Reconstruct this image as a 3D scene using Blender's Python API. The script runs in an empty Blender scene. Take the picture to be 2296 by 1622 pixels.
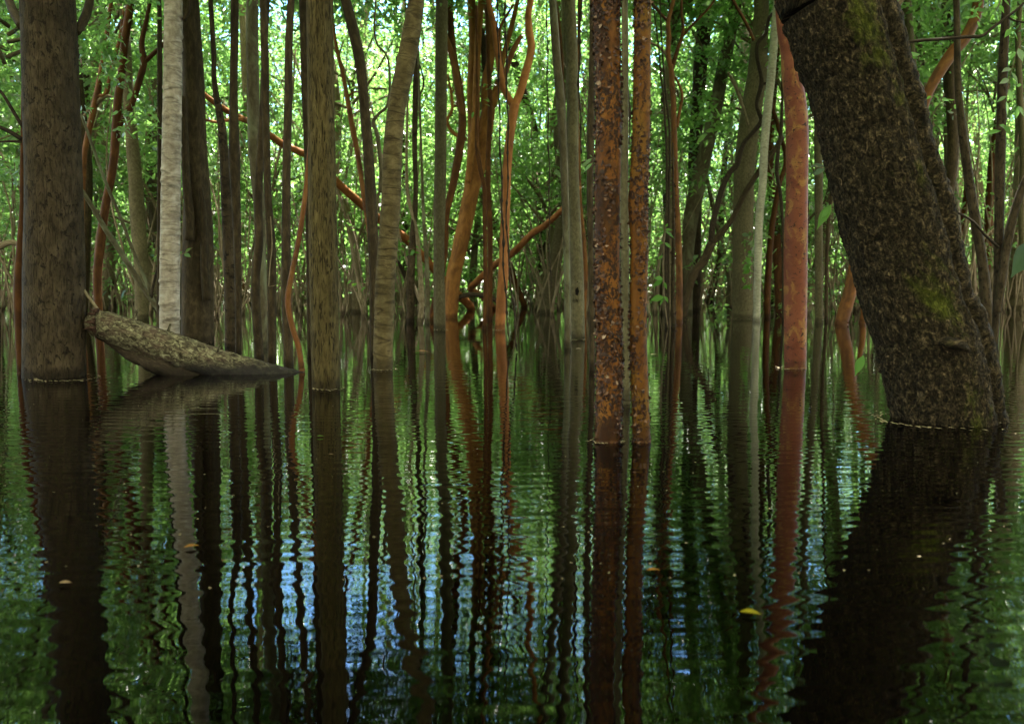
import bpy, math, random
import numpy as np
from mathutils import Vector

# ------------------------------------------------------------------ camera, sky, sun, exposure
S = bpy.context.scene
C = S.collection
H = 0.75                      # camera height above the water
F = 1913.0                    # focal length in reference pixels (picture 2296 wide)
HORIZON = 622.0
PITCH = math.atan((811.0 - HORIZON) / F)
cam_d = bpy.data.cameras.new('camera')
cam = bpy.data.objects.new('camera', cam_d)
C.objects.link(cam)
cam.location = (0, 0, H)
cam.rotation_euler = (math.pi / 2 - PITCH, 0, 0)
cam_d.sensor_width = 36.0
cam_d.lens = 36.0 * F / 2296.0
cam_d.clip_start = 0.05
cam_d.clip_end = 2000
cam_d.dof.use_dof = True
cam_d.dof.focus_distance = 5.6
cam_d.dof.aperture_fstop = 2.8
S.camera = cam

SUN_EL, SUN_AZ = math.radians(64), math.radians(24)     # azimuth from +Y (view direction) towards +X
w = bpy.data.worlds.new('World')
S.world = w
w.use_nodes = True
nt = w.node_tree
sky = nt.nodes.new('ShaderNodeTexSky')
sky.sky_type = 'NISHITA'
sky.sun_disc = False
sky.sun_elevation = SUN_EL
sky.sun_rotation = SUN_AZ
sky.air_density = 1.0
sky.dust_density = 0.2
sky.ozone_density = 2.0
bg = nt.nodes['Background']
bg.inputs['Strength'].default_value = 0.15
# clear blue low in front; unseen white clouds added overhead and behind for warmer light
sat = nt.nodes.new('ShaderNodeHueSaturation')
sat.inputs['Saturation'].default_value = 1.25
nt.links.new(sky.outputs[0], sat.inputs['Color'])
wtc = nt.nodes.new('ShaderNodeTexCoord')
wsp = nt.nodes.new('ShaderNodeSeparateXYZ')
nt.links.new(wtc.outputs['Generated'], wsp.inputs[0])
wno = nt.nodes.new('ShaderNodeTexNoise')
wno.inputs['Scale'].default_value = 3.0
wno.inputs['Detail'].default_value = 6
nt.links.new(wtc.outputs['Generated'], wno.inputs['Vector'])
def wmath(op, a, b):
    n = nt.nodes.new('ShaderNodeMath'); n.operation = op
    for k, v in enumerate((a, b)):
        if isinstance(v, (int, float)): n.inputs[k].default_value = v
        else: nt.links.new(v, n.inputs[k])
    return n.outputs[0]
cl = wmath('ADD', wmath('SUBTRACT', wmath('MULTIPLY', wsp.outputs[2], .9), wmath('MULTIPLY', wsp.outputs[1], .35)), wmath('MULTIPLY', wno.outputs[0], .9))
wr = nt.nodes.new('ShaderNodeValToRGB')
wr.color_ramp.elements[0].position = .55; wr.color_ramp.elements[1].position = .80
nt.links.new(cl, wr.inputs[0])
added_cloud = nt.nodes.new('ShaderNodeMix'); added_cloud.data_type = 'RGBA'
nt.links.new(wr.outputs[0], added_cloud.inputs[0])
nt.links.new(sat.outputs[0], added_cloud.inputs[6])
added_cloud.inputs[7].default_value = (4.6, 4.1, 3.3, 1)
nt.links.new(added_cloud.outputs[2], bg.inputs[0])
sun_d = bpy.data.lights.new('sun', 'SUN')
sun_d.energy = 5.0
sun_d.angle = math.radians(0.5)
sun_d.color = (1.0, 0.94, 0.84)
sun = bpy.data.objects.new('sun', sun_d)
C.objects.link(sun)
sdir = Vector((math.sin(SUN_AZ) * math.cos(SUN_EL), math.cos(SUN_AZ) * math.cos(SUN_EL), math.sin(SUN_EL)))
sun.rotation_euler = (-sdir).to_track_quat('-Z', 'Y').to_euler()
sun.location = sdir * 60
S.view_settings.view_transform = 'Standard'
S.view_settings.look = 'None'
S.view_settings.gamma = 1.0
S.view_settings.exposure = 3.1
S.cycles.use_denoising = True
S.cycles.max_bounces = 8
S.cycles.diffuse_bounces = 4
S.cycles.glossy_bounces = 3
S.cycles.transmission_bounces = 4
S.cycles.sample_clamp_indirect = 6.0
S.cycles.caustics_reflective = False
S.cycles.caustics_refractive = False

rng = np.random.default_rng(7)
random.seed(7)

# ------------------------------------------------------------------ pixel -> place
CP, SP = math.cos(PITCH), math.sin(PITCH)

def ray(x, y):
    u = (x - 1148.0) / F
    v = -(y - 811.0) / F
    return np.array([u, CP + v * SP, -SP + v * CP])

def depth_of(wl, x=1148.0):
    """distance of the point of the water that shows at picture height wl"""
    r = ray(x, wl)
    t = H / -r[2]
    return r[1] * t

def at(x, y, Y):
    r = ray(x, y)
    t = Y / r[1]
    return np.array([r[0] * t, Y, H + r[2] * t]), t

def on_water(x, y):
    r = ray(x, y)
    t = H / -r[2]
    return np.array([r[0] * t, r[1] * t, 0.0]), t

OFF = {0: (0, 1.0), 1: (0, .53894), 2: (560.5, .53894), 3: (1121.0, .53894), 4: (1679.4, .53894)}

def cv(k, flat):
    o, s = OFF[k]
    return [(o + s * flat[i], s * flat[i + 1], s * flat[i + 2]) for i in range(0, len(flat), 3)]

# ------------------------------------------------------------------ noise, curves, meshes
def hash3(ix, iy, iz):
    n = (ix * 374761393 + iy * 668265263 + iz * 2147483647 + 1013904223) & 0xffffffff
    n = ((n ^ (n >> 13)) * 1274126177) & 0xffffffff
    n = ((n ^ (n >> 16)) * 2246822519) & 0xffffffff
    return ((n ^ (n >> 15)) & 0xffffff) / float(0xffffff)

def vnoise(p):
    p = np.asarray(p, dtype=float)
    i = np.floor(p).astype(np.int64)
    f = p - i
    f = f * f * (3 - 2 * f)
    r = 0
    for dx in (0, 1):
        for dy in (0, 1):
            for dz in (0, 1):
                wgt = (f[:, 0] if dx else 1 - f[:, 0]) * (f[:, 1] if dy else 1 - f[:, 1]) * (f[:, 2] if dz else 1 - f[:, 2])
                r = r + wgt * hash3(i[:, 0] + dx, i[:, 1] + dy, i[:, 2] + dz)
    return r * 2 - 1

def fbm(p, octv=4):
    a, s, t = 0.5, 1.0, 0
    p = np.asarray(p, dtype=float)
    for k in range(octv):
        t = t + a * vnoise(p * s + 17.3 * k)
        a *= .5
        s *= 2.03
    return t

def spline(pts, step):
    """Catmull-Rom through pts (rows: x,y,z,r), resampled about every step"""
    P = np.asarray(pts, dtype=float)
    out = []
    n = len(P)
    for i in range(n - 1):
        p0 = P[max(i - 1, 0)]; p1 = P[i]; p2 = P[i + 1]; p3 = P[min(i + 2, n - 1)]
        if i == 0: p0 = 2 * p1 - p2
        if i == n - 2: p3 = 2 * p2 - p1
        L = np.linalg.norm(p2[:3] - p1[:3])
        m = max(2, int(math.ceil(L / step)))
        for j in range(m):
            t = j / m
            out.append(.5 * ((2 * p1) + (-p0 + p2) * t + (2 * p0 - 5 * p1 + 4 * p2 - p3) * t * t + (-p0 + 3 * p1 - 3 * p2 + p3) * t ** 3))
    out.append(P[-1])
    out = np.array(out)
    out[:, 3] = np.maximum(out[:, 3], 0.0015)
    return out

class Buf:
    def __init__(self):
        self.v = []; self.f = []; self.uv = []; self.m = []; self.n = 0
    def add(self, v, f, uv=None, mat=0):
        v = np.asarray(v, dtype=float)
        self.v.append(v)
        for q in f:
            self.f.append([int(a) + self.n for a in q])
            self.m.append(mat)
        if uv is None:
            for q in f: self.uv.extend([(v[a][0], v[a][2]) for a in q])
        else:
            self.uv.extend(uv)
        self.n += len(v)
    def tube(self, path, sides=12, disp=None, mat=0, seed=0.0, cap=True):
        """path rows x,y,z,r ; seam of the bark map at the back"""
        P = np.asarray(path); n = len(P)
        T = np.gradient(P[:, :3], axis=0)
        T /= np.linalg.norm(T, axis=1)[:, None] + 1e-9
        ref = np.array([0., 1., 0.])
        if abs(T[0] @ ref) > .9: ref = np.array([1., 0., 0.])
        cur = ref
        As = np.zeros((n, 3))
        for i in range(n):
            a = cur - T[i] * (cur @ T[i])
            a /= np.linalg.norm(a) + 1e-9
            As[i] = a; cur = a
        Bs = np.cross(T, As)
        ang = np.arange(sides) / sides * 2 * math.pi
        seg = np.linalg.norm(np.diff(P[:, :3], axis=0), axis=1)
        L = np.concatenate([[0], np.cumsum(seg)])
        dirs = As[:, None, :] * np.cos(ang)[None, :, None] + Bs[:, None, :] * np.sin(ang)[None, :, None]
        R = np.repeat(P[:, 3][:, None], sides, 1)
        rm = float(np.median(P[:, 3]))
        if disp is not None:
            pos = P[:, None, :3] + dirs * R[:, :, None]
            R = R + disp(pos.reshape(-1, 3), np.repeat(L[:, None], sides, 1).ravel(), np.repeat(ang[None], n, 0).ravel(), R.ravel()).reshape(n, sides)
        V = (P[:, None, :3] + dirs * R[:, :, None]).reshape(-1, 3)
        f = []; uv = []
        uc = np.arange(sides + 1) / sides * 2 * math.pi * rm + seed
        for i in range(n - 1):
            for j in range(sides):
                j2 = (j + 1) % sides
                f.append((i * sides + j, i * sides + j2, (i + 1) * sides + j2, (i + 1) * sides + j))
                uv += [(uc[j], L[i]), (uc[j + 1], L[i]), (uc[j + 1], L[i + 1]), (uc[j], L[i + 1])]
        if cap:
            f.append(list(range(sides))[::-1]); uv += [(uc[j], L[0]) for j in range(sides)]
            f.append([(n - 1) * sides + j for j in range(sides)]); uv += [(uc[j], L[-1]) for j in range(sides)]
        self.add(V, f, uv, mat)
        return P, T, As, Bs, L, R
    def build(self, name, mats, parent=None, origin=(0, 0, 0), smooth=True):
        V = np.concatenate(self.v) - np.asarray(origin, dtype=float)
        me = bpy.data.meshes.new(name)
        me.from_pydata(V.tolist(), [], self.f)
        if not isinstance(mats, (list, tuple)): mats = [mats]
        for m in mats: me.materials.append(m)
        ul = me.uv_layers.new(name='bark')
        ul.data.foreach_set('uv', np.asarray(self.uv, dtype=np.float32).ravel())
        me.polygons.foreach_set('material_index', np.asarray(self.m, dtype=np.int32))
        me.polygons.foreach_set('use_smooth', [smooth] * len(me.polygons))
        me.update()
        return link(name, me, parent, origin if parent is None else None)

def link(name, me, parent=None, loc=None):
    o = bpy.data.objects.new(name, me)
    C.objects.link(o)
    if parent is not None: o.parent = parent
    if loc is not None: o.location = loc
    return o

def tag(o, label=None, cat=None, group=None, kind=None):
    if label: o['label'] = label
    if cat: o['category'] = cat
    if group: o['group'] = group
    if kind: o['kind'] = kind
    return o

def thing(name, label, cat, loc, group=None):
    o = link(name, None, None, loc)
    o.empty_display_size = .2
    return tag(o, label, cat, group)

# ------------------------------------------------------------------ materials
def new_mat(name):
    m = bpy.data.materials.new(name)
    m.use_nodes = True
    t = m.node_tree
    b = t.nodes['Principled BSDF']
    return m, t, b

def N(t, kind, **kw):
    n = t.nodes.new(kind)
    for k, v in kw.items():
        if k.startswith('i_'): n.inputs[k[2:].replace('_', ' ')].default_value = v
        else: setattr(n, k, v)
    return n

def ramp(t, src, stops):
    r = N(t, 'ShaderNodeValToRGB')
    cr = r.color_ramp
    while len(cr.elements) < len(stops): cr.elements.new(.5)
    for e, (p, c) in zip(cr.elements, stops):
        e.position = p
        e.color = (c, c, c, 1) if isinstance(c, (int, float)) else (*c, 1)
    t.links.new(src, r.inputs[0])
    return r.outputs[0]

def mix(t, fac, a, b, mode='MIX'):
    m = N(t, 'ShaderNodeMix', data_type='RGBA', blend_type=mode)
    def put(v, s):
        if isinstance(v, tuple): s.default_value = (*v, 1)
        elif isinstance(v, float): s.default_value = v
        else: t.links.new(v, s)
    put(fac, m.inputs[0]); put(a, m.inputs[6]); put(b, m.inputs[7])
    return m.outputs[2]

def math_n(t, op, a, b=None, c=None):
    m = N(t, 'ShaderNodeMath', operation=op)
    for i, v in enumerate((a, b, c)):
        if v is None: continue
        if isinstance(v, (int, float)): m.inputs[i].default_value = v
        else: t.links.new(v, m.inputs[i])
    return m.outputs[0]

def mapped(t, sx, sy, out='UV'):
    tc = N(t, 'ShaderNodeTexCoord')
    mp = N(t, 'ShaderNodeMapping')
    mp.inputs['Scale'].default_value = (sx, sy, 1)
    t.links.new(tc.outputs[out], mp.inputs[0])
    return mp.outputs[0]

def noise(t, vec, scale, detail=6, rough=.6, dist=0.0):
    n = N(t, 'ShaderNodeTexNoise')
    n.inputs['Scale'].default_value = scale
    n.inputs['Detail'].default_value = detail
    n.inputs['Roughness'].default_value = rough
    n.inputs['Distortion'].default_value = dist
    t.links.new(vec, n.inputs['Vector'])
    return n.outputs[0]

def bark(name, dark, mid, light, su, sv, bump=.6, dist=.006, bands=0.0, blotch=None, blotch_amt=.5,
         cracks=0.0, rough=.85, fine=1.0, spots=None, spot_scale=(60, 22), spot_at=.55, blotch_scale=(5.0, 2.2)):
    """bark on the trunk map: streaks, blotches, optional rings, cracks and dark chips, wet at the waterline"""
    m, t, b = new_mat(name)
    v = mapped(t, su, sv)
    n1 = noise(t, v, 1.0, 9, .68, .4)
    col = ramp(t, n1, [(.30, dark), (.5, mid), (.70, light)])
    v2 = mapped(t, *blotch_scale)
    n2 = noise(t, v2, 1.0, 5, .6, .6)
    if blotch is not None:
        k = ramp(t, n2, [(.5, 0.0), (.62, 1.0)])
        col = mix(t, math_n(t, 'MULTIPLY', k, blotch_amt), col, blotch)
    else:
        k = ramp(t, n2, [(.35, (.62, .62, .62)), (.65, (1.15, 1.15, 1.15))])
        col = mix(t, .7, col, k, 'MULTIPLY')
    height = math_n(t, 'MULTIPLY', n1, 1.0)
    v3 = mapped(t, 210 * fine, 150 * fine)
    n3 = noise(t, v3, 1.0, 4, .7)
    height = math_n(t, 'ADD', height, math_n(t, 'MULTIPLY', n3, .16))
    gr = ramp(t, n3, [(.3, (.72, .72, .72)), (.7, (1.2, 1.2, 1.2))])
    col = mix(t, .45, col, gr, 'MULTIPLY')
    if bands:
        vb = mapped(t, 5.0, 17.0)
        nb = noise(t, vb, 1.0, 6, .65, 1.2)
        kb = ramp(t, nb, [(.54, 0.0), (.60, 1.0), (.70, 1.0), (.8, 0.6)])
        col = mix(t, math_n(t, 'MULTIPLY', kb, .55 * bands), col, tuple(c * .38 for c in dark))
        vr = mapped(t, 1.3, 7.5)
        nr = noise(t, vr, 1.0, 3, .5, .3)
        kr = ramp(t, nr, [(.485, 0.0), (.5, 1.0), (.515, 0.0)])
        col = mix(t, math_n(t, 'MULTIPLY', kr, .75 * bands), col, tuple(c * .35 for c in dark))
        height = math_n(t, 'ADD', height, math_n(t, 'MULTIPLY', kr, 1.6 * bands))
        height = math_n(t, 'SUBTRACT', height, math_n(t, 'MULTIPLY', kb, .3 * bands))
    if cracks:
        vc = mapped(t, 95, 9)
        wv = noise(t, vc, 1.0, 5, .6, 1.5)
        kc = ramp(t, wv, [(.40, 1.0), (.47, 0.0)])
        col = mix(t, math_n(t, 'MULTIPLY', kc, cracks), col, tuple(c * .3 for c in dark))
        height = math_n(t, 'SUBTRACT', height, math_n(t, 'MULTIPLY', kc, .8 * cracks))
    if spots is not None:
        vs = mapped(t, *spot_scale)
        ns = noise(t, vs, 1.0, 4, .75, .5)
        vs2 = mapped(t, 7, 4)
        ns2 = noise(t, vs2, 1.0, 3, .5)
        ks = math_n(t, 'MULTIPLY', ramp(t, ns, [(spot_at, 0.0), (spot_at + .05, 1.0)]), ramp(t, ns2, [(.36, 0.0), (.50, 1.0)]))
        col = mix(t, ks, col, spots)
        height = math_n(t, 'ADD', height, math_n(t, 'MULTIPLY', ks, .5))
    oi = N(t, 'ShaderNodeObjectInfo')
    hs = N(t, 'ShaderNodeHueSaturation')
    mr = N(t, 'ShaderNodeMapRange')
    t.links.new(oi.outputs['Random'], mr.inputs[0])
    mr.inputs[3].default_value = .82; mr.inputs[4].default_value = 1.15
    t.links.new(mr.outputs[0], hs.inputs['Value'])
    t.links.new(col, hs.inputs['Color'])
    col = hs.outputs[0]
    # wet, water-stained collar just above the flood level
    geo = N(t, 'ShaderNodeNewGeometry')
    sx = N(t, 'ShaderNodeSeparateXYZ')
    t.links.new(geo.outputs['Position'], sx.inputs[0])
    zz = math_n(t, 'ADD', sx.outputs[2], math_n(t, 'MULTIPLY', n2, -.11))
    wet = ramp(t, math_n(t, 'MULTIPLY_ADD', zz, 6.0, .40), [(.36, 1.0), (.62, 0.0)])
    col = mix(t, math_n(t, 'MULTIPLY', wet, .62), col, tuple(c * .3 for c in dark))
    t.links.new(col, b.inputs['Base Color'])
    b.inputs['Roughness'].default_value = rough
    b.inputs['Specular IOR Level'].default_value = .12
    bp = N(t, 'ShaderNodeBump')
    bp.inputs['Strength'].default_value = bump
    bp.inputs['Distance'].default_value = dist
    t.links.new(height, bp.inputs['Height'])
    t.links.new(bp.outputs[0], b.inputs['Normal'])
    return m

M = {}
M['brown'] = bark('brown_bark', (0.0222, 0.0156, 0.0084), (0.0489, 0.0352, 0.0195), (0.0801, 0.0596, 0.0350), 12, 6, .95, .010, cracks=.55, spots=(0.0133, 0.0092, 0.0055), spot_scale=(30, 16))
M['pale'] = bark('pale_ringed_bark', (0.1813, 0.1490, 0.1139), (0.3324, 0.2868, 0.2276), (0.4734, 0.4358, 0.3794), 14, 14, .5, .005, bands=.75)
M['olive'] = bark('olive_cracked_bark', (0.0305, 0.0212, 0.0065), (0.0671, 0.0507, 0.0179), (0.1058, 0.0825, 0.0326), 48, 9, .9, .007, cracks=.9)
M['banded'] = bark('olive_banded_bark', (0.0505, 0.0365, 0.0153), (0.1038, 0.0789, 0.0347), (0.1627, 0.1306, 0.0638), 14, 14, .5, .005, bands=1.0)
M['grey'] = bark('grey_green_bark', (0.0451, 0.0387, 0.0199), (0.0826, 0.0720, 0.0378), (0.1202, 0.1067, 0.0614), 40, 20, .55, .004)
M['greydark'] = bark('dark_grey_bark', (0.0183, 0.0120, 0.0062), (0.0393, 0.0283, 0.0149), (0.0806, 0.0592, 0.0309), 30, 8, .7, .006)
M['lichen'] = bark('lichened_bark', (0.0393, 0.0320, 0.0174), (0.0729, 0.0617, 0.0349), (0.1122, 0.0982, 0.0600), 26, 9, .6, .005, blotch=(0.1459, 0.1571, 0.0928), blotch_amt=.7)
M['orange'] = bark('orange_smooth_bark', (0.0732, 0.0266, 0.0081), (0.1208, 0.0494, 0.0132), (0.1647, 0.0817, 0.0243), 10, 4, .35, .004, blotch=(0.0512, 0.0214, 0.0091), blotch_amt=.85, rough=.6)
M['ochre'] = bark('ochre_orange_bark', (0.1056, 0.0422, 0.0110), (0.1848, 0.0810, 0.0198), (0.2640, 0.1320, 0.0352), 10, 4, .4, .004, blotch=(0.0880, 0.0370, 0.0110), blotch_amt=.7, rough=.65)
M['limb'] = bark('bright_orange_bark', (.17, .060, .018), (.27, .105, .032), (.36, .16, .06), 14, 5, .4, .004, blotch=(.11, .042, .016), blotch_amt=.6, rough=.65)  # brighter version of the orange bark tones
M['orangedark'] = bark('dark_orange_bark', (0.0298, 0.0116, 0.0037), (0.0646, 0.0253, 0.0065), (0.1143, 0.0475, 0.0122), 16, 5, .5, .005, rough=.7)
M['redmottle'] = bark('red_ochre_mottled_bark', (0.0821, 0.0228, 0.0112), (0.1207, 0.0370, 0.0186), (0.1497, 0.0522, 0.0261), 9, 4, .45, .004,
                      blotch=(0.1995, 0.1000, 0.0287), blotch_amt=.95, rough=.6, spots=(0.0241, 0.0104, 0.0075), spot_scale=(70, 36), spot_at=.57, blotch_scale=(26, 6))
M['peel'] = bark('orange_peeling_bark', (0.0644, 0.0217, 0.0038), (0.1140, 0.0402, 0.0062), (0.1635, 0.0696, 0.0114), 12, 7, .6, .005,
                 blotch=(0.0223, 0.0083, 0.0023), blotch_amt=.9, rough=.6, spots=(0.0198, 0.0088, 0.0038), spot_scale=(48, 30), spot_at=.47)
M['peelgold'] = bark('golden_peeling_bark', (0.0634, 0.0214, 0.0032), (0.1070, 0.0401, 0.0054), (0.1506, 0.0706, 0.0098), 12, 7, .6, .005,
                     blotch=(0.1229, 0.0649, 0.0077), blotch_amt=.7, rough=.6, spots=(0.0198, 0.0080, 0.0028), spot_scale=(48, 30), spot_at=.50)
M['whitish'] = bark('whitish_bark', (0.1555, 0.1426, 0.0977), (0.2592, 0.2527, 0.1888), (0.3370, 0.3305, 0.2605), 20, 34, .5, .004, bands=.4)
M['speckled'] = bark('pale_speckled_bark', (0.1260, 0.0945, 0.0561), (0.2310, 0.1855, 0.1188), (0.3220, 0.2730, 0.1914), 16, 9, .7, .01, spots=(0.0700, 0.0490, 0.0264), spot_scale=(24, 16))
M['twig'] = bark('twig_bark', (0.0800, 0.0608, 0.0333), (0.1600, 0.1287, 0.0777), (0.2560, 0.2145, 0.1406), 40, 12, .5, .004)
M['vine'] = bark('vine_bark', (0.0120, 0.0083, 0.0049), (0.0272, 0.0203, 0.0126), (0.0544, 0.0413, 0.0266), 60, 25, .8, .004)
M['thicket'] = bark('thicket_bark', (0.0756, 0.0559, 0.0323), (0.1512, 0.1197, 0.0770), (0.2604, 0.2195, 0.1540), 20, 4, .4, .004)

def chip_mat():
    m, t, b = new_mat('curled_bark_chip')
    geo = N(t, 'ShaderNodeNewGeometry')
    col = ramp(t, geo.outputs['Random Per Island'], [(0, (.010, .004, .002)), (.6, (.03, .011, .005)), (.85, (.075, .030, .013)), (.96, (.12, .066, .036)), (1, (.22, .15, .10))])
    t.links.new(col, b.inputs['Base Color'])
    b.inputs['Roughness'].default_value = .65
    b.inputs['Specular IOR Level'].default_value = .25
    return m
M['chip'] = chip_mat()

def rough_bark():
    m, t, b = new_mat('rough_mossy_bark')
    v = mapped(t, 46, 22)
    n1 = noise(t, v, 1.0, 10, .72, .8)
    col = ramp(t, n1, [(.36, (.005, .004, .002)), (.49, (.018, .013, .007)), (.58, (.046, .034, .018)), (.68, (.15, .112, .066))])
    nf = noise(t, mapped(t, 90, 60), 1.0, 5, .65, .6)
    vr = ramp(t, nf, [(.36, (.25, .25, .25)), (.5, (.9, .9, .9)), (.64, (2.0, 1.95, 1.85))])
    col = mix(t, 1.0, col, vr, 'MULTIPLY')
    # moss: patches where the bark map and a large noise agree
    n2 = noise(t, mapped(t, 4.5, 1.7), 1.0, 7, .72, .5)
    tc = N(t, 'ShaderNodeTexCoord'); sp = N(t, 'ShaderNodeSeparateXYZ')
    t.links.new(tc.outputs['UV'], sp.inputs[0])
    side = math_n(t, 'MULTIPLY', math_n(t, 'ABSOLUTE', math_n(t, 'SUBTRACT', sp.outputs[0], MOSS_U)), -.8)
    k = ramp(t, math_n(t, 'ADD', n2, side), [(.50, 0.0), (.60, 1.0)])
    fine = ramp(t, n1, [(.35, (.014, .017, .003)), (.52, (.05, .058, .007)), (.66, (.13, .14, .02))])
    col = mix(t, math_n(t, 'MULTIPLY', k, .85), col, fine)
    t.links.new(col, b.inputs['Base Color'])
    b.inputs['Roughness'].default_value = .95
    b.inputs['Specular IOR Level'].default_value = .12
    bp = N(t, 'ShaderNodeBump')
    bp.inputs['Strength'].default_value = 1.0
    bp.inputs['Distance'].default_value = .022
    hh = math_n(t, 'ADD', n1, math_n(t, 'MULTIPLY', nf, .7))
    t.links.new(hh, bp.inputs['Height'])
    t.links.new(bp.outputs[0], b.inputs['Normal'])
    return m
MOSS_U = .72
M['rough'] = rough_bark()

def log_bark():
    m, t, b = new_mat('mossy_log_bark')
    n1 = noise(t, mapped(t, 34, 20), 1.0, 10, .74, 1.1)
    col = ramp(t, n1, [(.37, (.012, .009, .005)), (.47, (.055, .046, .028)), (.56, (.135, .125, .072)), (.67, (.33, .325, .21))])
    n2 = noise(t, mapped(t, 9, 5), 1.0, 5, .6)
    k = ramp(t, n2, [(.48, 0.0), (.6, 1.0)])
    col = mix(t, math_n(t, 'MULTIPLY', k, .6), col, mix(t, n1, (.02, .014, .012), (.10, .055, .04)))
    geo = N(t, 'ShaderNodeNewGeometry'); sx = N(t, 'ShaderNodeSeparateXYZ')
    t.links.new(geo.outputs['Position'], sx.inputs[0])
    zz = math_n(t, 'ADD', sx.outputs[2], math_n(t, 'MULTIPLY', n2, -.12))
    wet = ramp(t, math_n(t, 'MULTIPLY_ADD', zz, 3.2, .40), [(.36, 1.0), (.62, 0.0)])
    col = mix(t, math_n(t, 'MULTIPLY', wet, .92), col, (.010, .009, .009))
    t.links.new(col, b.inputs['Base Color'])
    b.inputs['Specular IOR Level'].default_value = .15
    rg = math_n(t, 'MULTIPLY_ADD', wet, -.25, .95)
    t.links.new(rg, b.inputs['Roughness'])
    bp = N(t, 'ShaderNodeBump')
    bp.inputs['Strength'].default_value = 1.0
    bp.inputs['Distance'].default_value = .012
    t.links.new(n1, bp.inputs['Height'])
    t.links.new(bp.outputs[0], b.inputs['Normal'])
    return m
M['log'] = log_bark()

def leaf_mat(name, stops, trans, tstr=.56, rough=.32, spec=.8):
    m, t, b = new_mat(name)
    geo = N(t, 'ShaderNodeNewGeometry')
    oi = N(t, 'ShaderNodeObjectInfo')
    mixr = math_n(t, 'FRACT', math_n(t, 'ADD', geo.outputs['Random Per Island'], math_n(t, 'MULTIPLY', oi.outputs['Random'], .0)))
    col = ramp(t, mixr, stops)
    hs = N(t, 'ShaderNodeHueSaturation')
    mr = N(t, 'ShaderNodeMapRange'); mr.inputs[3].default_value = .8; mr.inputs[4].default_value = 1.2
    t.links.new(oi.outputs['Random'], mr.inputs[0])
    t.links.new(mr.outputs[0], hs.inputs['Value'])
    t.links.new(col, hs.inputs['Color'])
    t.links.new(hs.outputs[0], b.inputs['Base Color'])
    b.inputs['Roughness'].default_value = rough
    b.inputs['Specular IOR Level'].default_value = spec
    tr = N(t, 'ShaderNodeBsdfTranslucent')
    tcol = mix(t, .75, hs.outputs[0], trans)
    t.links.new(tcol, tr.inputs[0])
    ms = N(t, 'ShaderNodeMixShader')
    ms.inputs[0].default_value = tstr
    t.links.new(b.outputs[0], ms.inputs[1]); t.links.new(tr.outputs[0], ms.inputs[2])
    t.links.new(ms.outputs[0], t.nodes['Material Output'].inputs[0])
    return m
GREENS = [(0.0, (.020, .046, .013)), (.35, (.046, .098, .025)), (.7, (.078, .148, .032)), (1.0, (.16, .24, .055))]
M['leaf'] = leaf_mat('forest_leaf', GREENS, (.25, .50, .11))
M['leaffar'] = leaf_mat('distant_leaf', [(0, (.03, .075, .022)), (.5, (.055, .125, .035)), (1, (.10, .18, .06))], (.17, .41, .15), .52, .5)
M['leafbright'] = leaf_mat('fresh_leaf', [(0, (.045, .13, .018)), (.6, (.07, .18, .026)), (1, (.10, .22, .035))], (.18, .42, .04), .5, .5, .25)
M['leafdark'] = leaf_mat('dark_leaf', [(0, (.008, .024, .008)), (1, (.016, .045, .014))], (.04, .1, .015), .15, .6, .3)

def plain(name, c, rough=.7):
    m, t, b = new_mat(name)
    n = noise(t, mapped(t, 60, 60, 'Object'), 1.0, 4)
    col = mix(t, n, tuple(x * .7 for x in c), tuple(min(1, x * 1.25) for x in c))
    t.links.new(col, b.inputs['Base Color'])
    b.inputs['Roughness'].default_value = rough
    b.inputs['Specular IOR Level'].default_value = .08
    return m
M['yellow'] = plain('yellow_leaf', (.13, .11, .003), .5)
M['amber'] = plain('amber_leaf', (.13, .06, .008), .5)
M['tan'] = plain('tan_leaf', (.16, .105, .06), .6)
M['speck'] = plain('floating_bits', (.24, .20, .125), .7)
M['hollow'] = plain('hollow_shade', (.006, .005, .004), .95)  # near-black colour standing in for the shade inside the knot hole
M['rot'] = plain('rotten_wood', (.045, .026, .018), .95)

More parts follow.
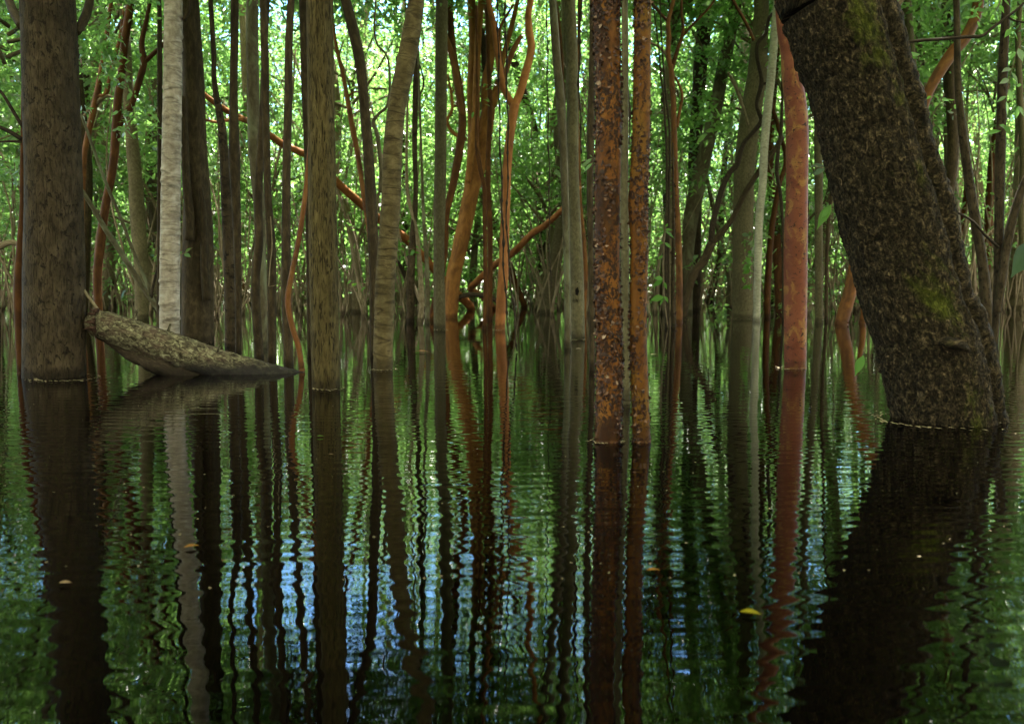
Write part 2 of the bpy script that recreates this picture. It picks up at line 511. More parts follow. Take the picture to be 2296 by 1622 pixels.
def water_mat():
    m, t, b = new_mat('black_water')
    b.inputs['Base Color'].default_value = (.0004, .0003, .00015, 1)
    b.inputs['Roughness'].default_value = .0
    b.inputs['IOR'].default_value = 1.55
    b.inputs['Specular IOR Level'].default_value = .5
    def wave(angle, lam, dist, ds):
        tc = N(t, 'ShaderNodeTexCoord'); mp = N(t, 'ShaderNodeMapping')
        mp.inputs['Rotation'].default_value = (0, 0, angle)
        t.links.new(tc.outputs['Object'], mp.inputs[0])
        wv = N(t, 'ShaderNodeTexWave', wave_type='BANDS', bands_direction='Y', wave_profile='SIN')
        wv.inputs['Scale'].default_value = 2 * math.pi / 20 / lam
        wv.inputs['Distortion'].default_value = dist
        wv.inputs['Detail'].default_value = 1.0
        wv.inputs['Detail Scale'].default_value = ds
        t.links.new(mp.outputs[0], wv.inputs['Vector'])
        return wv.outputs['Fac']
    big = noise(t, mapped(t, 1.5, 4.2, 'Object'), 1.0, 1.0, .4, .4)
    mid = noise(t, mapped(t, 4.0, 11.0, 'Object'), 1.0, 1.0, .4, .4)
    w1 = wave(.06, .10, 2.2, .25)
    w2 = wave(-.14, .066, 2.6, .35)
    fine = noise(t, mapped(t, 3.0, 24.0, 'Object'), 1.0, 1.0, .4, .3)
    w3 = wave(.24, .19, 4.0, .35)
    # ripples spread from the boat and die away with distance
    tc = N(t, 'ShaderNodeTexCoord'); ln = N(t, 'ShaderNodeVectorMath', operation='LENGTH')
    t.links.new(tc.outputs['Object'], ln.inputs[0])
    amp = ramp(t, math_n(t, 'DIVIDE', ln.outputs['Value'], 16.0), [(.0, .65), (.10, .70), (.17, 1.0), (.28, 1.0), (.38, .62), (.55, .34), (1.0, .20)])
    patch = ramp(t, noise(t, mapped(t, .5, .6, 'Object'), 1.0, 2), [(.38, .30), (.62, 1.2)])
    amp = math_n(t, 'MULTIPLY', amp, patch)
    h = math_n(t, 'MULTIPLY', big, .30)
    h = math_n(t, 'ADD', h, math_n(t, 'MULTIPLY', mid, .13))
    h = math_n(t, 'ADD', h, math_n(t, 'MULTIPLY', w1, .085))
    h = math_n(t, 'ADD', h, math_n(t, 'MULTIPLY', w2, .045))
    h = math_n(t, 'ADD', h, math_n(t, 'MULTIPLY', w3, .07))
    h = math_n(t, 'ADD', h, math_n(t, 'MULTIPLY', fine, .12))
    h = math_n(t, 'MULTIPLY', h, amp)
    bp = N(t, 'ShaderNodeBump')
    bp.inputs['Strength'].default_value = 1.0
    bp.inputs['Distance'].default_value = RIPPLE
    t.links.new(h, bp.inputs['Height'])
    t.links.new(bp.outputs[0], b.inputs['Normal'])
    return m
RIPPLE = .0062
M['water'] = water_mat()

# ------------------------------------------------------------------ water
me = bpy.data.meshes.new('water')
me.from_pydata([(-300, -60, 0), (300, -60, 0), (300, 500, 0), (-300, 500, 0)], [], [(0, 1, 2, 3)])
me.materials.append(M['water'])
tag(link('water', me), kind='structure')

# ------------------------------------------------------------------ leaves
def leaf_arrays(P, D, Nn, Ln, W, hexa=True, fold=.12):
    """flat-ish pointed leaves: P base points, D directions, Nn normals"""
    D = D / (np.linalg.norm(D, axis=1)[:, None] + 1e-9)
    Sd = np.cross(D, Nn); Sd /= (np.linalg.norm(Sd, axis=1)[:, None] + 1e-9)
    Nn = np.cross(Sd, D)
    Ln = Ln[:, None]; W = W[:, None]
    if hexa:
        prof = [(0, 0, 0), (.28, .42, .5), (.62, .42, .2), (1, 0, -.8), (.62, -.42, .2), (.28, -.42, .5)]
    else:
        prof = [(0, 0, 0), (.42, .5, .5), (1, 0, -.5), (.42, -.5, .5)]
    V = np.stack([P + D * Ln * a + Sd * W * s + Nn * Ln * fold * c for a, s, c in prof], 1)
    return V.reshape(-1, 3), len(prof)

def leaf_mesh(name, V, k, mat):
    n = len(V) // k
    me = bpy.data.meshes.new(name)
    me.vertices.add(len(V)); me.vertices.foreach_set('co', V.astype(np.float32).ravel())
    me.loops.add(len(V)); me.loops.foreach_set('vertex_index', np.arange(len(V), dtype=np.int32))
    me.polygons.add(n)
    me.polygons.foreach_set('loop_start', np.arange(0, len(V), k, dtype=np.int32))
    me.polygons.foreach_set('loop_total', np.full(n, k, dtype=np.int32))
    me.materials.append(mat)
    me.update(calc_edges=True)
    return me

def rand_leaves(P, L0, L1, ratio=.42, droop=(-.2, 1.0), hexa=True, face=None):
    n = len(P)
    a = rng.uniform(0, 2 * math.pi, n)
    d = rng.uniform(droop[0], droop[1], n)
    D = np.stack([np.cos(a) * np.cos(d), np.sin(a) * np.cos(d), -np.sin(d)], 1)
    up = np.stack([rng.normal(0, .55, n), rng.normal(0, .55, n), np.ones(n)], 1)
    if face is not None:
        up = face + rng.normal(0, .30, (n, 3))
    L = rng.uniform(L0, L1, n) * np.where(rng.random(n) < .15, 1.5, 1.0)
    return leaf_arrays(P, D, up, L, L * ratio * rng.uniform(.8, 1.15, n), hexa)

def crown_mesh(seed, R=2.1, Hc=2.6, clusters=95, per=48, leaf=(.085, .15), mat='leaf'):
    """limbs reaching out from the trunk top with sprays of leaves on them"""
    global rng
    keep = rng; rng = np.random.default_rng(seed)
    b = Buf(); pts = []
    for i in range(8):
        a = i * 2.4 + rng.uniform(0, .8)
        el = rng.uniform(.15, 1.1)
        L = R * rng.uniform(.7, 1.15)
        p = [np.array([0, 0, -.5 + .12 * i, .035])]
        d = np.array([math.cos(a) * math.cos(el), math.sin(a) * math.cos(el), math.sin(el)])
        for s in (.35, .7, 1.0):
            d = d + rng.normal(0, .2, 3)
            q = p[-1][:3] + d / np.linalg.norm(d) * L * .35
            p.append(np.array([*q, .035 * (1 - s) + .006]))
            pts.append((q, s))
        b.tube(spline(p, .25), 5)
    C0 = []
    for i in range(clusters):
        q, s = pts[rng.integers(len(pts))]
        C0.append(q + rng.normal(0, 1, 3) * np.array([R * .38, R * .38, Hc * .26]))
    C0 = np.array(C0)
    P = []; FN = []
    for c in C0:
        ax = rng.normal(0, 1, 3) * np.array([1, 1, .35]); ax /= np.linalg.norm(ax)
        m = int(per * rng.uniform(.5, 1.5))
        tt = rng.uniform(-.42, .42, m)[:, None]
        FN.append(np.repeat((rng.normal(0, .6, 3) + np.array([0, 0, 1.0]))[None], m, 0))
        P.append(c + ax * tt + rng.normal(0, .10, (m, 3)) - np.array([0, 0, .25]) * tt ** 2)
    P = np.concatenate(P)
    V, k = rand_leaves(P, leaf[0], leaf[1], face=np.concatenate(FN))
    lm = leaf_mesh('crown', V, k, M[mat])
    # limbs and leaves share one crown mesh
    bv = np.concatenate(b.v)
    nv = len(bv)
    me = bpy.data.meshes.new('crown')
    faces = b.f
    nl = len(V) // k
    tot = nv + len(V)
    me.vertices.add(tot)
    me.vertices.foreach_set('co', np.concatenate([bv, V]).astype(np.float32).ravel())
    li = np.concatenate([np.concatenate([np.array(f) for f in faces]), np.arange(len(V)) + nv]).astype(np.int32)
    lt = np.array([len(f) for f in faces] + [k] * nl, dtype=np.int32)
    ls = np.concatenate([[0], np.cumsum(lt)[:-1]]).astype(np.int32)
    me.loops.add(len(li)); me.loops.foreach_set('vertex_index', li)
    me.polygons.add(len(lt)); me.polygons.foreach_set('loop_start', ls); me.polygons.foreach_set('loop_total', lt)
    me.materials.append(M[mat]); me.materials.append(M['twig'])
    mi = np.zeros(len(lt), dtype=np.int32); mi[:len(faces)] = 1
    me.polygons.foreach_set('material_index', mi)
    me.update(calc_edges=True)
    bpy.data.meshes.remove(lm)
    rng = keep
    return me
CROWNS = [crown_mesh(100 + i, R=rr, Hc=hh) for i, (rr, hh) in enumerate([(2.0, 2.6), (2.3, 3.0), (1.8, 3.2), (2.5, 2.4), (2.1, 3.6)])]

# ------------------------------------------------------------------ trees traced from the photograph
def disp_smooth(a=.05, fr=3.0, seed=0.0):
    def f(p, L, ang, R):
        q = np.stack([np.cos(ang) * .9, np.sin(ang) * .9, L * fr], 1) + seed
        return R * a * fbm(q, 3)
    return f

def world_path(pts, Y, Yend=None):
    out = []
    n = len(pts)
    for i, (x, y, wd) in enumerate(pts):
        yy = Y if Yend is None else Y + (Yend - Y) * i / max(1, n - 1)
        p, t = at(x, y, yy)
        out.append([p[0], p[1], p[2], wd / F * t / 2 / math.sqrt(1 + ((x - 1148) / F) ** 2)])
    return out

def grow(path, top, lean_keep=.75, taper=.6):
    """carry a trunk on above the frame to height top"""
    p = np.array(path[-1]); q = np.array(path[-2])
    d = (p - q)[:3]; d /= np.linalg.norm(d)
    d[1] *= .3
    r0 = p[3]
    z0 = p[2]
    while p[2] < top:
        d = np.array([d[0] * (lean_keep ** .5), d[1], max(d[2], .5)]); d /= np.linalg.norm(d)
        nx = p[:3] + d * .9 + np.array([random.uniform(-.05, .05), random.uniform(-.05, .05), 0])
        k = min(1, (nx[2] - z0) / max(.1, top - z0))
        p = np.array([*nx, r0 * (1 - (1 - taper) * k)])
        path.append(list(p))
    return path

crown_i = 0
def put_crown(root, tip, scale=1.0):
    global crown_i
    o = link('crown', CROWNS[crown_i % len(CROWNS)], root)
    o.location = Vector(tip) - root.location
    o.rotation_euler = (random.uniform(-.15, .15), random.uniform(-.15, .15), random.uniform(0, 6.28))
    o.scale = (scale, scale, scale * random.uniform(.85, 1.1))
    crown_i += 1
    return o

def tree(name, label, bark_key, k, flat, wl=None, Y=None, top=8.5, sides=None, step=None, disp=None, crown=1.0,
         branches=(), leanY=0.0, base_x=None, group=None, cat='tree', keep=.75, extra=None, map0=None, low=()):
    pts = cv(k, flat)
    pts.sort(key=lambda q: -q[1])                  # base first
    if Y is None:
        Y = depth_of(wl)
        Y += pts[0][2] / F * Y / 2            # wl is where the front of the trunk meets the water
    if wl is not None and pts[0][1] < wl:          # carry it down to the water
        pts.insert(0, (pts[0][0] if base_x is None else base_x, wl, pts[0][2] * 1.03))
    path = world_path(pts, Y, Y + leanY if leanY else None)
    d = np.array(path[0][:3]) - np.array(path[1][:3]); d /= np.linalg.norm(d)
    path.insert(0, [*(np.array(path[0][:3]) + d * .6), path[0][3] * 1.05])
    if top: path = grow(path, top, keep)
    rmax = max(p[3] for p in path)
    px = rmax / Y * F
    if sides is None: sides = int(min(48, max(8, px * 1.2)))
    if step is None: step = max(.03, min(.25, rmax * .8))
    P = spline(path, step)
    sd = random.uniform(0, 50)
    b = Buf()
    if disp is None: disp = disp_smooth(.10, 2.5, sd)
    res = b.tube(P, sides, disp, 0, sd if map0 is None else map0)
    base = (path[1][0], path[1][1], 0.0)
    root = thing(name, label, cat, base, group)
    mats = [M[bark_key]]
    if extra is not None: mats += extra(b, res)
    tr = b.build('trunk', mats, root, base)
    for br in branches:
        bk, bf, kw = br
        bp = cv(bk, bf)
        wp = world_path(bp, Y + kw.get('dy', 0), Y + kw.get('dy', 0) + kw.get('run', .0) if kw.get('run') else None)
        if kw.get('grow'): wp = grow(wp, kw['grow'], .8, .4)
        bb = Buf()
        r = max(q[3] for q in wp)
        bb.tube(spline(wp, max(.02, r * 1.2)), max(6, int(min(24, r / Y * F * 1.5))), disp_smooth(.12, 4, sd + 3))
        o = bb.build('branch', M[kw.get('bark', bark_key)], root, base)
        if kw.get('label'): o['label'] = kw['label']
        if kw.get('crown'): put_crown(root, wp[-1][:3], kw['crown'])
    if crown and top: put_crown(root, P[-1][:3], crown * (1.35 if Y < 9.5 else 1.0))
    for (bx, bz, dy, sc) in low:                     # leafy boughs lower on the stem, seen along the top of the view
        o = put_crown(root, np.array([base[0] + bx, base[1] + dy, bz]), sc)
    return root, P

# --- curled bark chips for the two peeling trunks
def chips(count, size, bias, seed):
    def f(b, res):
        P, T, As, Bs, L, R = res
        r = np.random.default_rng(seed)
        made = 0
        n, sides = R.shape
        zmax = 4.2
        while made < count:
            i = r.integers(2, n - 2)
            if P[i, 2] < -.05 or P[i, 2] > zmax: continue
            a = r.uniform(0, 2 * math.pi)
            pr = vnoise(np.array([[math.cos(a) * 1.3 + seed, math.sin(a) * 1.3, P[i, 2] * 2.6]]))[0] + .5 * vnoise(np.array([[math.cos(a) * 4 + seed, math.sin(a) * 4, P[i, 2] * 9]]))[0]
            if pr < bias - r.uniform(0, .35): continue
            nrm = As[i] * math.cos(a) + Bs[i] * math.sin(a)
            tan = np.cross(T[i], nrm)
            rot = r.normal(0, .8)
            ax = tan * math.cos(rot) + T[i] * math.sin(rot)          # attached edge
            ou = -tan * math.sin(rot) + T[i] * math.cos(rot)         # runs this way
            if r.random() < .6: ou = -ou
            wd = size * r.uniform(.25, 1.3); ln = size * r.uniform(.3, 1.1)
            cu = r.uniform(.5, 1.7)
            c0 = P[i, :3] + nrm * (R[i, int(a / 2 / math.pi * sides) % sides] * .985)
            V = []
            for u in range(4):
                s = u / 3
                th = cu * s
                f1 = math.sin(th) / cu; f2 = (1 - math.cos(th)) / cu
                for q in (-1, 0, 1):
                    ww = wd * (1 - .6 * s) * q * .5 * r.uniform(.6, 1.3)
                    V.append(c0 + ax * ww + ou * ln * f1 * r.uniform(.9, 1.1) + nrm * (ln * f2 + .001) - nrm * (ww * ww / (2 * max(R[i, 0], .02))) * .8)
            F_ = []
            for u in range(3):
                for q in range(2):
                    k0 = u * 3 + q
                    F_.append((k0, k0 + 1, k0 + 4, k0 + 3))
            su = r.uniform(0, 9); sv = r.uniform(0, 9)
            uv = []
            for fc in F_:
                for kk in fc: uv.append((su + (kk % 3) * .01, sv + (kk // 3) * .008))
            b.add(np.array(V), F_, uv, 1)
            made += 1
        return [M['chip']]
    return f

T = tree
# left to right -------------------------------------------------------------
def disp_big(sd):
    def f(p, L, ang, R):
        q = np.stack([np.cos(ang), np.sin(ang), L * 1.2], 1)
        q2 = np.stack([np.cos(ang) * 6, np.sin(ang) * 6, L * 5], 1)
        return R * (.06 * fbm(q + sd, 3) + .025 * fbm(q2 + sd, 3))
    return f
def disp_rings(sd, gap=.19, h=.05):
    r_ = np.random.default_rng(int(sd * 10))
    zs = np.cumsum(r_.uniform(gap * .5, gap * 1.5, 60))
    big = disp_big(sd)
    def f(p, L, ang, R):
        d = big(p, L, ang, R)
        LL = L + .012 * np.sin(ang * 2 + L * 3) + .01 * vnoise(np.stack([np.cos(ang) * 2, np.sin(ang) * 2, L * 2], 1) + sd)
        for i, z in enumerate(zs):
            q = (LL - z) / .016
            part = np.clip(.45 + 1.0 * np.cos(ang - math.pi + i * 1.3), 0, 1)
            d = d + R * h * part * (np.exp(-q * q) - .7 * np.exp(-(q + 1.8) ** 2))
        return d
    return f
T('broad_brown_tree', 'thickest upright trunk, dull brown, standing left of the fallen log', 'brown', 1,
  [197, 0, 243, 212, 400, 245, 224, 800, 250, 226, 1200, 262, 227, 1580, 272], wl=851, top=9, sides=64, step=.03, disp=disp_big(3.1), crown=1.1,
  branches=[(1, [320, 135, 34, 345, 90, 42, 365, 40, 40, 378, -30, 36, 395, -160, 30], dict(dy=.1, run=.5, bark='greydark', label='dark side branch')),
            (1, [90, 110, 40, 62, 60, 44, 40, 10, 40, 15, -60, 34], dict(dy=.15, run=.5, bark='greydark', label='dark side branch'))])
T('red_brown_tree', 'dark reddish slender trunk half hidden behind the left side of the broad brown trunk', 'orangedark', 1,
  [92, 700, 20, 92, 880, 24, 85, 1000, 32, 76, 1200, 40, 80, 1400, 36, 86, 1550, 32], wl=838, top=6, low=[(-.8, 3.0, 1.5, .6)],
  branches=[(1, [92, 590, 16, 40, 588, 13, -10, 590, 10], dict(bark='vine')), (1, [92, 580, 22, 40, 548, 20, -10, 525, 17], dict(bark='vine')),
            (1, [92, 525, 18, 50, 455, 16, 10, 390, 14, -20, 360, 12], dict(bark='vine'))])
T('forked_red_tree', 'dark red forked trunk rising from behind the broken end of the log', 'orangedark', 1,
  [545, 0, 36, 522, 150, 36, 506, 300, 34, 490, 420, 38, 485, 520, 42, 468, 700, 37, 440, 850, 36, 420, 1000, 40, 405, 1150, 38, 410, 1310, 36], wl=745, top=8,
  branches=[(1, [490, 530, 30, 520, 480, 28, 548, 435, 28, 575, 350, 28, 598, 260, 30, 590, 180, 24, 606, 100, 20, 625, 0, 18, 640, -120, 14], dict()),
            (1, [598, 262, 22, 640, 222, 20, 680, 185, 18, 730, 130, 14], dict())])
T('leaning_orange_tree', 'orange stem leaning out from behind the right side of the broad brown trunk', 'orange', 1,
  [340, 900, 26, 348, 700, 25, 352, 640, 26, 366, 560, 28, 395, 430, 30, 412, 350, 28, 432, 230, 24, 450, 100, 20], wl=730, top=7, base_x=182,
  branches=[(1, [405, 400, 22, 440, 390, 22, 470, 270, 20, 500, 150, 15, 515, 40, 12], {}), (1, [345, 490, 16, 400, 430, 22, 440, 400, 18, 470, 405, 8], dict(bark='twig'))])
T('grey_tree', 'soft grey trunk in the gap between the forked red trunk and the pale ringed trunk', 'grey', 1,
  [530, 300, 46, 540, 470, 50, 560, 700, 60, 572, 900, 66, 588, 1100, 62, 590, 1300, 60], wl=715, top=9, low=[(-.2, 5.4, 0, .8)])
T('slim_dark_tree', 'thin blackish trunk hugging the left edge of the pale ringed trunk', 'greydark', 1,
  [662, 0, 20, 664, 200, 24, 666, 600, 25, 664, 1000, 24, 664, 1300, 26], wl=770, top=9)
T('pale_ringed_tree', 'straight pale trunk with ringed bark standing behind the mossy log', 'pale', 1,
  [721, 0, 78, 717, 400, 80, 710, 800, 84, 706, 1200, 88, 706, 1380, 88], wl=805, top=9, sides=48, step=.012, disp=disp_rings(8.7, .2, .085),
  branches=[(1, [765, 85, 20, 785, 40, 18, 790, -30, 14], dict(bark='greydark'))])
T('hollow_dark_tree', 'stout dark trunk with hollows right of the pale ringed trunk', 'greydark', 1,
  [800, 250, 92, 806, 400, 96, 812, 600, 100, 822, 800, 110, 824, 1000, 130, 822, 1200, 136, 822, 1420, 140], wl=768, top=9, sides=48, disp=disp_big(5.5), low=[(.9, 4.5, .5, .8), (-.5, 5.2, .3, .8)],
  branches=[(1, [790, 1000, 44, 788, 900, 40, 776, 760, 36, 768, 560, 30, 766, 400, 24], dict(dy=-.22)),
            (1, [862, 1250, 40, 850, 1100, 34, 846, 900, 26, 835, 780, 20], dict(dy=-.18))])
T('brown_grey_tree', 'middling brown grey trunk between the hollow trunk and the thin dark stem', 'brown', 1,
  [888, 200, 22, 893, 350, 24, 925, 550, 36, 940, 800, 46, 955, 1100, 52, 965, 1460, 60], wl=790, top=9)
T('slim_dark_tree', 'thin dark stem pressed against the right of the middling brown grey trunk', 'greydark', 1,
  [972, 400, 36, 975, 640, 48, 980, 800, 40, 990, 1100, 32, 992, 1470, 26], wl=796, top=8)
T('green_grey_tree', 'green grey upright trunk with a dark wavy stem in front of it', 'lichen', 1,
  [1050, 0, 52, 1052, 300, 54, 1058, 600, 52, 1080, 900, 46, 1090, 1200, 40, 1095, 1450, 40], wl=780, top=9, low=[(.4, 4.4, .6, .75)])
T('wavy_dark_tree', 'dark wavy stem in front of the green grey trunk', 'greydark', 1,
  [1098, 300, 24, 1092, 500, 30, 1075, 800, 34, 1077, 1000, 38, 1062, 1200, 38, 1080, 1500, 40], wl=815, top=7)
T('slim_dark_tree', 'thin dark trunk with a pale dry twig hanging down its right side', 'greydark', 2,
  [62, 250, 34, 65, 450, 34, 74, 800, 31, 88, 1000, 37, 92, 1200, 38, 91, 1510, 36], wl=817, top=8,
  branches=[(2, [86, 900, 5, 92, 1020, 5, 84, 1100, 5, 78, 1190, 4], dict(dy=-.06, bark='twig')), (2, [78, 1192, 4, 110, 1185, 4, 140, 1170, 3], dict(dy=-.06, bark='twig'))])
T('slim_dark_tree', 'thin dark grey trunk just left of the red wavy stem', 'greydark', 2,
  [163, 150, 32, 160, 380, 35, 152, 700, 35, 150, 900, 38, 151, 1200, 42, 161, 1530, 42], wl=828, top=8)
T('red_wavy_stem', 'thin red bowed stem touching the water at the tip of the fallen log', 'orange', 2,
  [262, 400, 14, 252, 560, 17, 238, 720, 19, 225, 850, 22, 202, 1000, 23, 172, 1150, 24, 158, 1250, 27, 174, 1350, 25, 204, 1450, 25, 216, 1540, 25], wl=834, top=4.5, crown=.6)
T('slim_dark_tree', 'dark trunk peeping from behind the left edge of the finely cracked olive trunk', 'greydark', 2,
  [222, 0, 38, 226, 200, 34, 230, 400, 30, 240, 700, 26, 243, 900, 26, 248, 1200, 24, 250, 1500, 24], wl=800, top=9)
T('cracked_olive_tree', 'straight olive brown trunk with finely cracked bark right of the fallen log tip', 'olive', 2,
  [291, 0, 112, 295, 400, 114, 301, 800, 117, 308, 1200, 120, 316, 1620, 118], wl=873, top=9, sides=56, step=.02, disp=disp_big(1.3))
T('leaning_red_stem', 'thin red stem leaning across the foliage between the cracked olive and dark leaning trunks', 'orange', 2,
  [340, 0, 12, 350, 130, 14, 365, 220, 16, 385, 300, 19, 403, 400, 20, 425, 520, 24, 450, 650, 22, 465, 750, 20, 480, 860, 20, 500, 1000, 20, 512, 1200, 20], wl=725, top=8,
  branches=[(2, [402, 410, 10, 430, 385, 9, 480, 380, 7], {}), (2, [385, 300, 9, 372, 230, 8, 390, 170, 6], dict(bark='twig'))])
T('dark_leaning_tree', 'blackish trunk leaning left at the top behind the curved banded trunk', 'greydark', 2,
  [372, -120, 40, 398, 0, 42, 428, 120, 46, 456, 250, 46, 473, 400, 43, 490, 600, 44, 501, 800, 46, 512, 1000, 43, 516, 1200, 36, 516, 1450, 32], wl=800, top=9, keep=1.0,
  branches=[(2, [545, 800, 16, 545, 700, 17, 530, 560, 18, 512, 510, 16, 535, 475, 13, 572, 435, 12, 582, 330, 10, 570, 235, 9, 530, 185, 9, 518, 120, 9, 524, 0, 8], dict(dy=.4, bark='lichen'))])
T('curved_banded_tree', 'smooth olive trunk with dark bands curving to the right at the top', 'banded', 2,
  [700, -80, 62, 692, 0, 66, 670, 150, 75, 641, 300, 77, 611, 450, 74, 596, 600, 78, 589, 800, 80, 575, 1000, 81, 562, 1200, 82, 555, 1400, 82, 553, 1540, 82], wl=829, top=8, sides=48, step=.014, disp=disp_rings(6.1, .34, .06), keep=.95)
T('thin_brown_tree', 'dark brown slim trunk behind the grey liana stems right of the curved banded trunk', 'brown', 2,
  [690, 250, 22, 690, 350, 24, 685, 600, 22, 690, 800, 20, 680, 950, 27, 671, 1100, 34, 668, 1300, 34], wl=722, top=8,
  branches=[(2, [682, 430, 9, 705, 400, 9, 722, 350, 9, 712, 290, 8, 690, 240, 7], dict(bark='vine'))])
T('pale_liana_tree', 'thin pale grey stem, left of a close pair beside the straight grey trunk', 'twig', 2,
  [658, 300, 9, 652, 600, 11, 656, 800, 15, 690, 950, 17, 706, 1100, 22, 714, 1250, 24, 708, 1330, 24], wl=722, top=6, crown=.7)
T('pale_liana_tree', 'thin pale grey stem, right of a close pair beside the straight grey trunk', 'lichen', 2,
  [705, 400, 10, 715, 700, 11, 722, 900, 15, 736, 1100, 19, 739, 1250, 21, 738, 1330, 21], wl=724, top=6, crown=.7)
T('straight_grey_tree', 'straight grey green trunk standing just left of the leaning orange clump', 'grey', 2,
  [798, 0, 52, 796, 200, 51, 794, 500, 49, 790, 800, 50, 786, 1000, 47, 787, 1200, 49, 789, 1369, 50], wl=738, top=9, sides=36, step=.04)
T('dark_orange_tree', 'very dark orange trunk bowed to the left behind the straight grey trunk', 'orangedark', 2,
  [826, -100, 26, 830, 0, 26, 842, 200, 32, 866, 350, 36, 884, 490, 34, 872, 620, 36, 842, 780, 32, 816, 900, 28, 810, 1050, 26, 780, 1220, 30, 752, 1330, 34], wl=720, top=8, leanY=.3,
  branches=[(2, [884, 480, 22, 862, 350, 26, 845, 250, 28, 826, 190, 26, 812, 140, 20, 800, 60, 16], dict(dy=.15, bark='orange'))])
T('leaning_orange_tree', 'thickest orange trunk leaning right with several tall stems rising from it', 'ochre', 2,
  [1000, 420, 46, 985, 500, 62, 960, 640, 68, 930, 750, 67, 900, 900, 65, 870, 1050, 62, 846, 1150, 61, 832, 1321, 62], wl=713, top=0, sides=32, step=.06,
  branches=[(2, [985, 520, 40, 982, 420, 42, 984, 330, 40, 1000, 250, 36, 1004, 130, 32, 985, 20, 32, 975, -80, 28], dict(grow=8, crown=1.0)),
            (2, [1002, 440, 44, 1020, 390, 36, 1034, 340, 30, 1050, 260, 24, 1070, 180, 22, 1100, 60, 20, 1125, -60, 16], dict(grow=7, crown=.8)),
            (2, [872, 1060, 30, 888, 960, 44, 906, 850, 46, 918, 740, 45, 925, 600, 42, 925, 480, 40, 922, 350, 38, 928, 180, 36, 920, 0, 34], dict(dy=-.05, grow=8, crown=.9)),
            (2, [908, 760, 22, 920, 640, 30, 938, 500, 32, 942, 350, 30, 948, 180, 28, 962, 0, 26, 970, -80, 24], dict(dy=-.25, grow=8)),
            (2, [900, 578, 16, 880, 574, 16, 850, 556, 16, 828, 528, 16, 822, 496, 15, 836, 470, 15, 843, 440, 14, 836, 380, 12, 822, 310, 10], dict(dy=-.3)),
            (2, [978, 310, 22, 972, 200, 26, 968, 150, 26, 960, 120, 20], dict(bark='vine'))])
T('thin_knotted_stem', 'thin straight orange brown stem with knots between two bigger orange trunks', 'orangedark', 2,
  [944, 560, 16, 946, 620, 18, 958, 700, 18, 974, 780, 18, 976, 900, 18, 978, 1050, 17, 980, 1200, 17, 975, 1369, 19], wl=738, top=4, crown=0,
  branches=[])
T('dark_orange_tree', 'dark orange stem standing behind the thin knotted stem', 'orangedark', 2,
  [992, 650, 22, 990, 800, 24, 998, 950, 24, 999, 1100, 22, 998, 1250, 22], wl=716, top=6)
T('kinked_orange_tree', 'dark orange limb slanting down right into the water behind the Y shaped tree', 'orangedark', 2,
  [985, 740, 24, 1000, 860, 30, 1036, 980, 32, 1062, 1060, 32, 1090, 1140, 30, 1112, 1200, 28, 1140, 1265, 26], wl=690, top=5, crown=.8)
T('forked_orange_tree', 'reddish orange trunk dividing into a tall Y at upper centre', 'limb', 3,
  [62, 430, 42, 48, 520, 38, 38, 600, 36, 28, 720, 37, 24, 850, 38, 20, 960, 40, 15, 1117, 42, 6, 1253, 43, 0, 1366, 43], wl=738, top=0, sides=36, step=.04,
  branches=[(3, [60, 440, 36, 80, 395, 32, 100, 330, 34, 118, 260, 34, 130, 200, 34, 122, 130, 31, 118, 60, 28, 128, 0, 27, 135, -80, 24], dict(grow=8.5, crown=1.0)),
            (3, [58, 445, 32, 40, 415, 28, 15, 365, 28, 0, 290, 27, -12, 210, 26, -22, 120, 26, -45, 20, 24, -58, -80, 20], dict(grow=8, crown=.9)),
            (3, [90, 150, 18, 76, 170, 20, 50, 220, 24, 30, 280, 22, 14, 340, 20], dict(dy=.4, bark='orange')),
            (3, [12, 300, 14, 4, 240, 15, -2, 130, 15, 20, 80, 13, 55, 20, 12], dict(dy=.3, bark='orangedark'))])
T('far_grey_tree', 'pale wavy far stem in the tangle right of the Y shaped tree', 'whitish', 3,
  [175, 420, 10, 162, 560, 12, 152, 760, 13, 148, 900, 13, 132, 1050, 14, 130, 1230, 14], wl=683, top=5, crown=.6)
T('far_grey_tree', 'blurred dark grey far trunk right of the Y shaped tree', 'brown', 3,
  [100, 400, 40, 130, 480, 26, 150, 560, 22, 166, 800, 24, 176, 1000, 38, 188, 1200, 50], wl=690, top=7)
T('lichened_tree', 'lichen spotted grey trunk leaning against the left of the knot hole trunk', 'lichen', 3,
  [212, -60, 30, 218, 0, 32, 232, 200, 36, 250, 400, 38, 262, 600, 34, 270, 800, 31, 276, 1000, 29, 280, 1200, 28, 282, 1420, 28], wl=780, top=9)
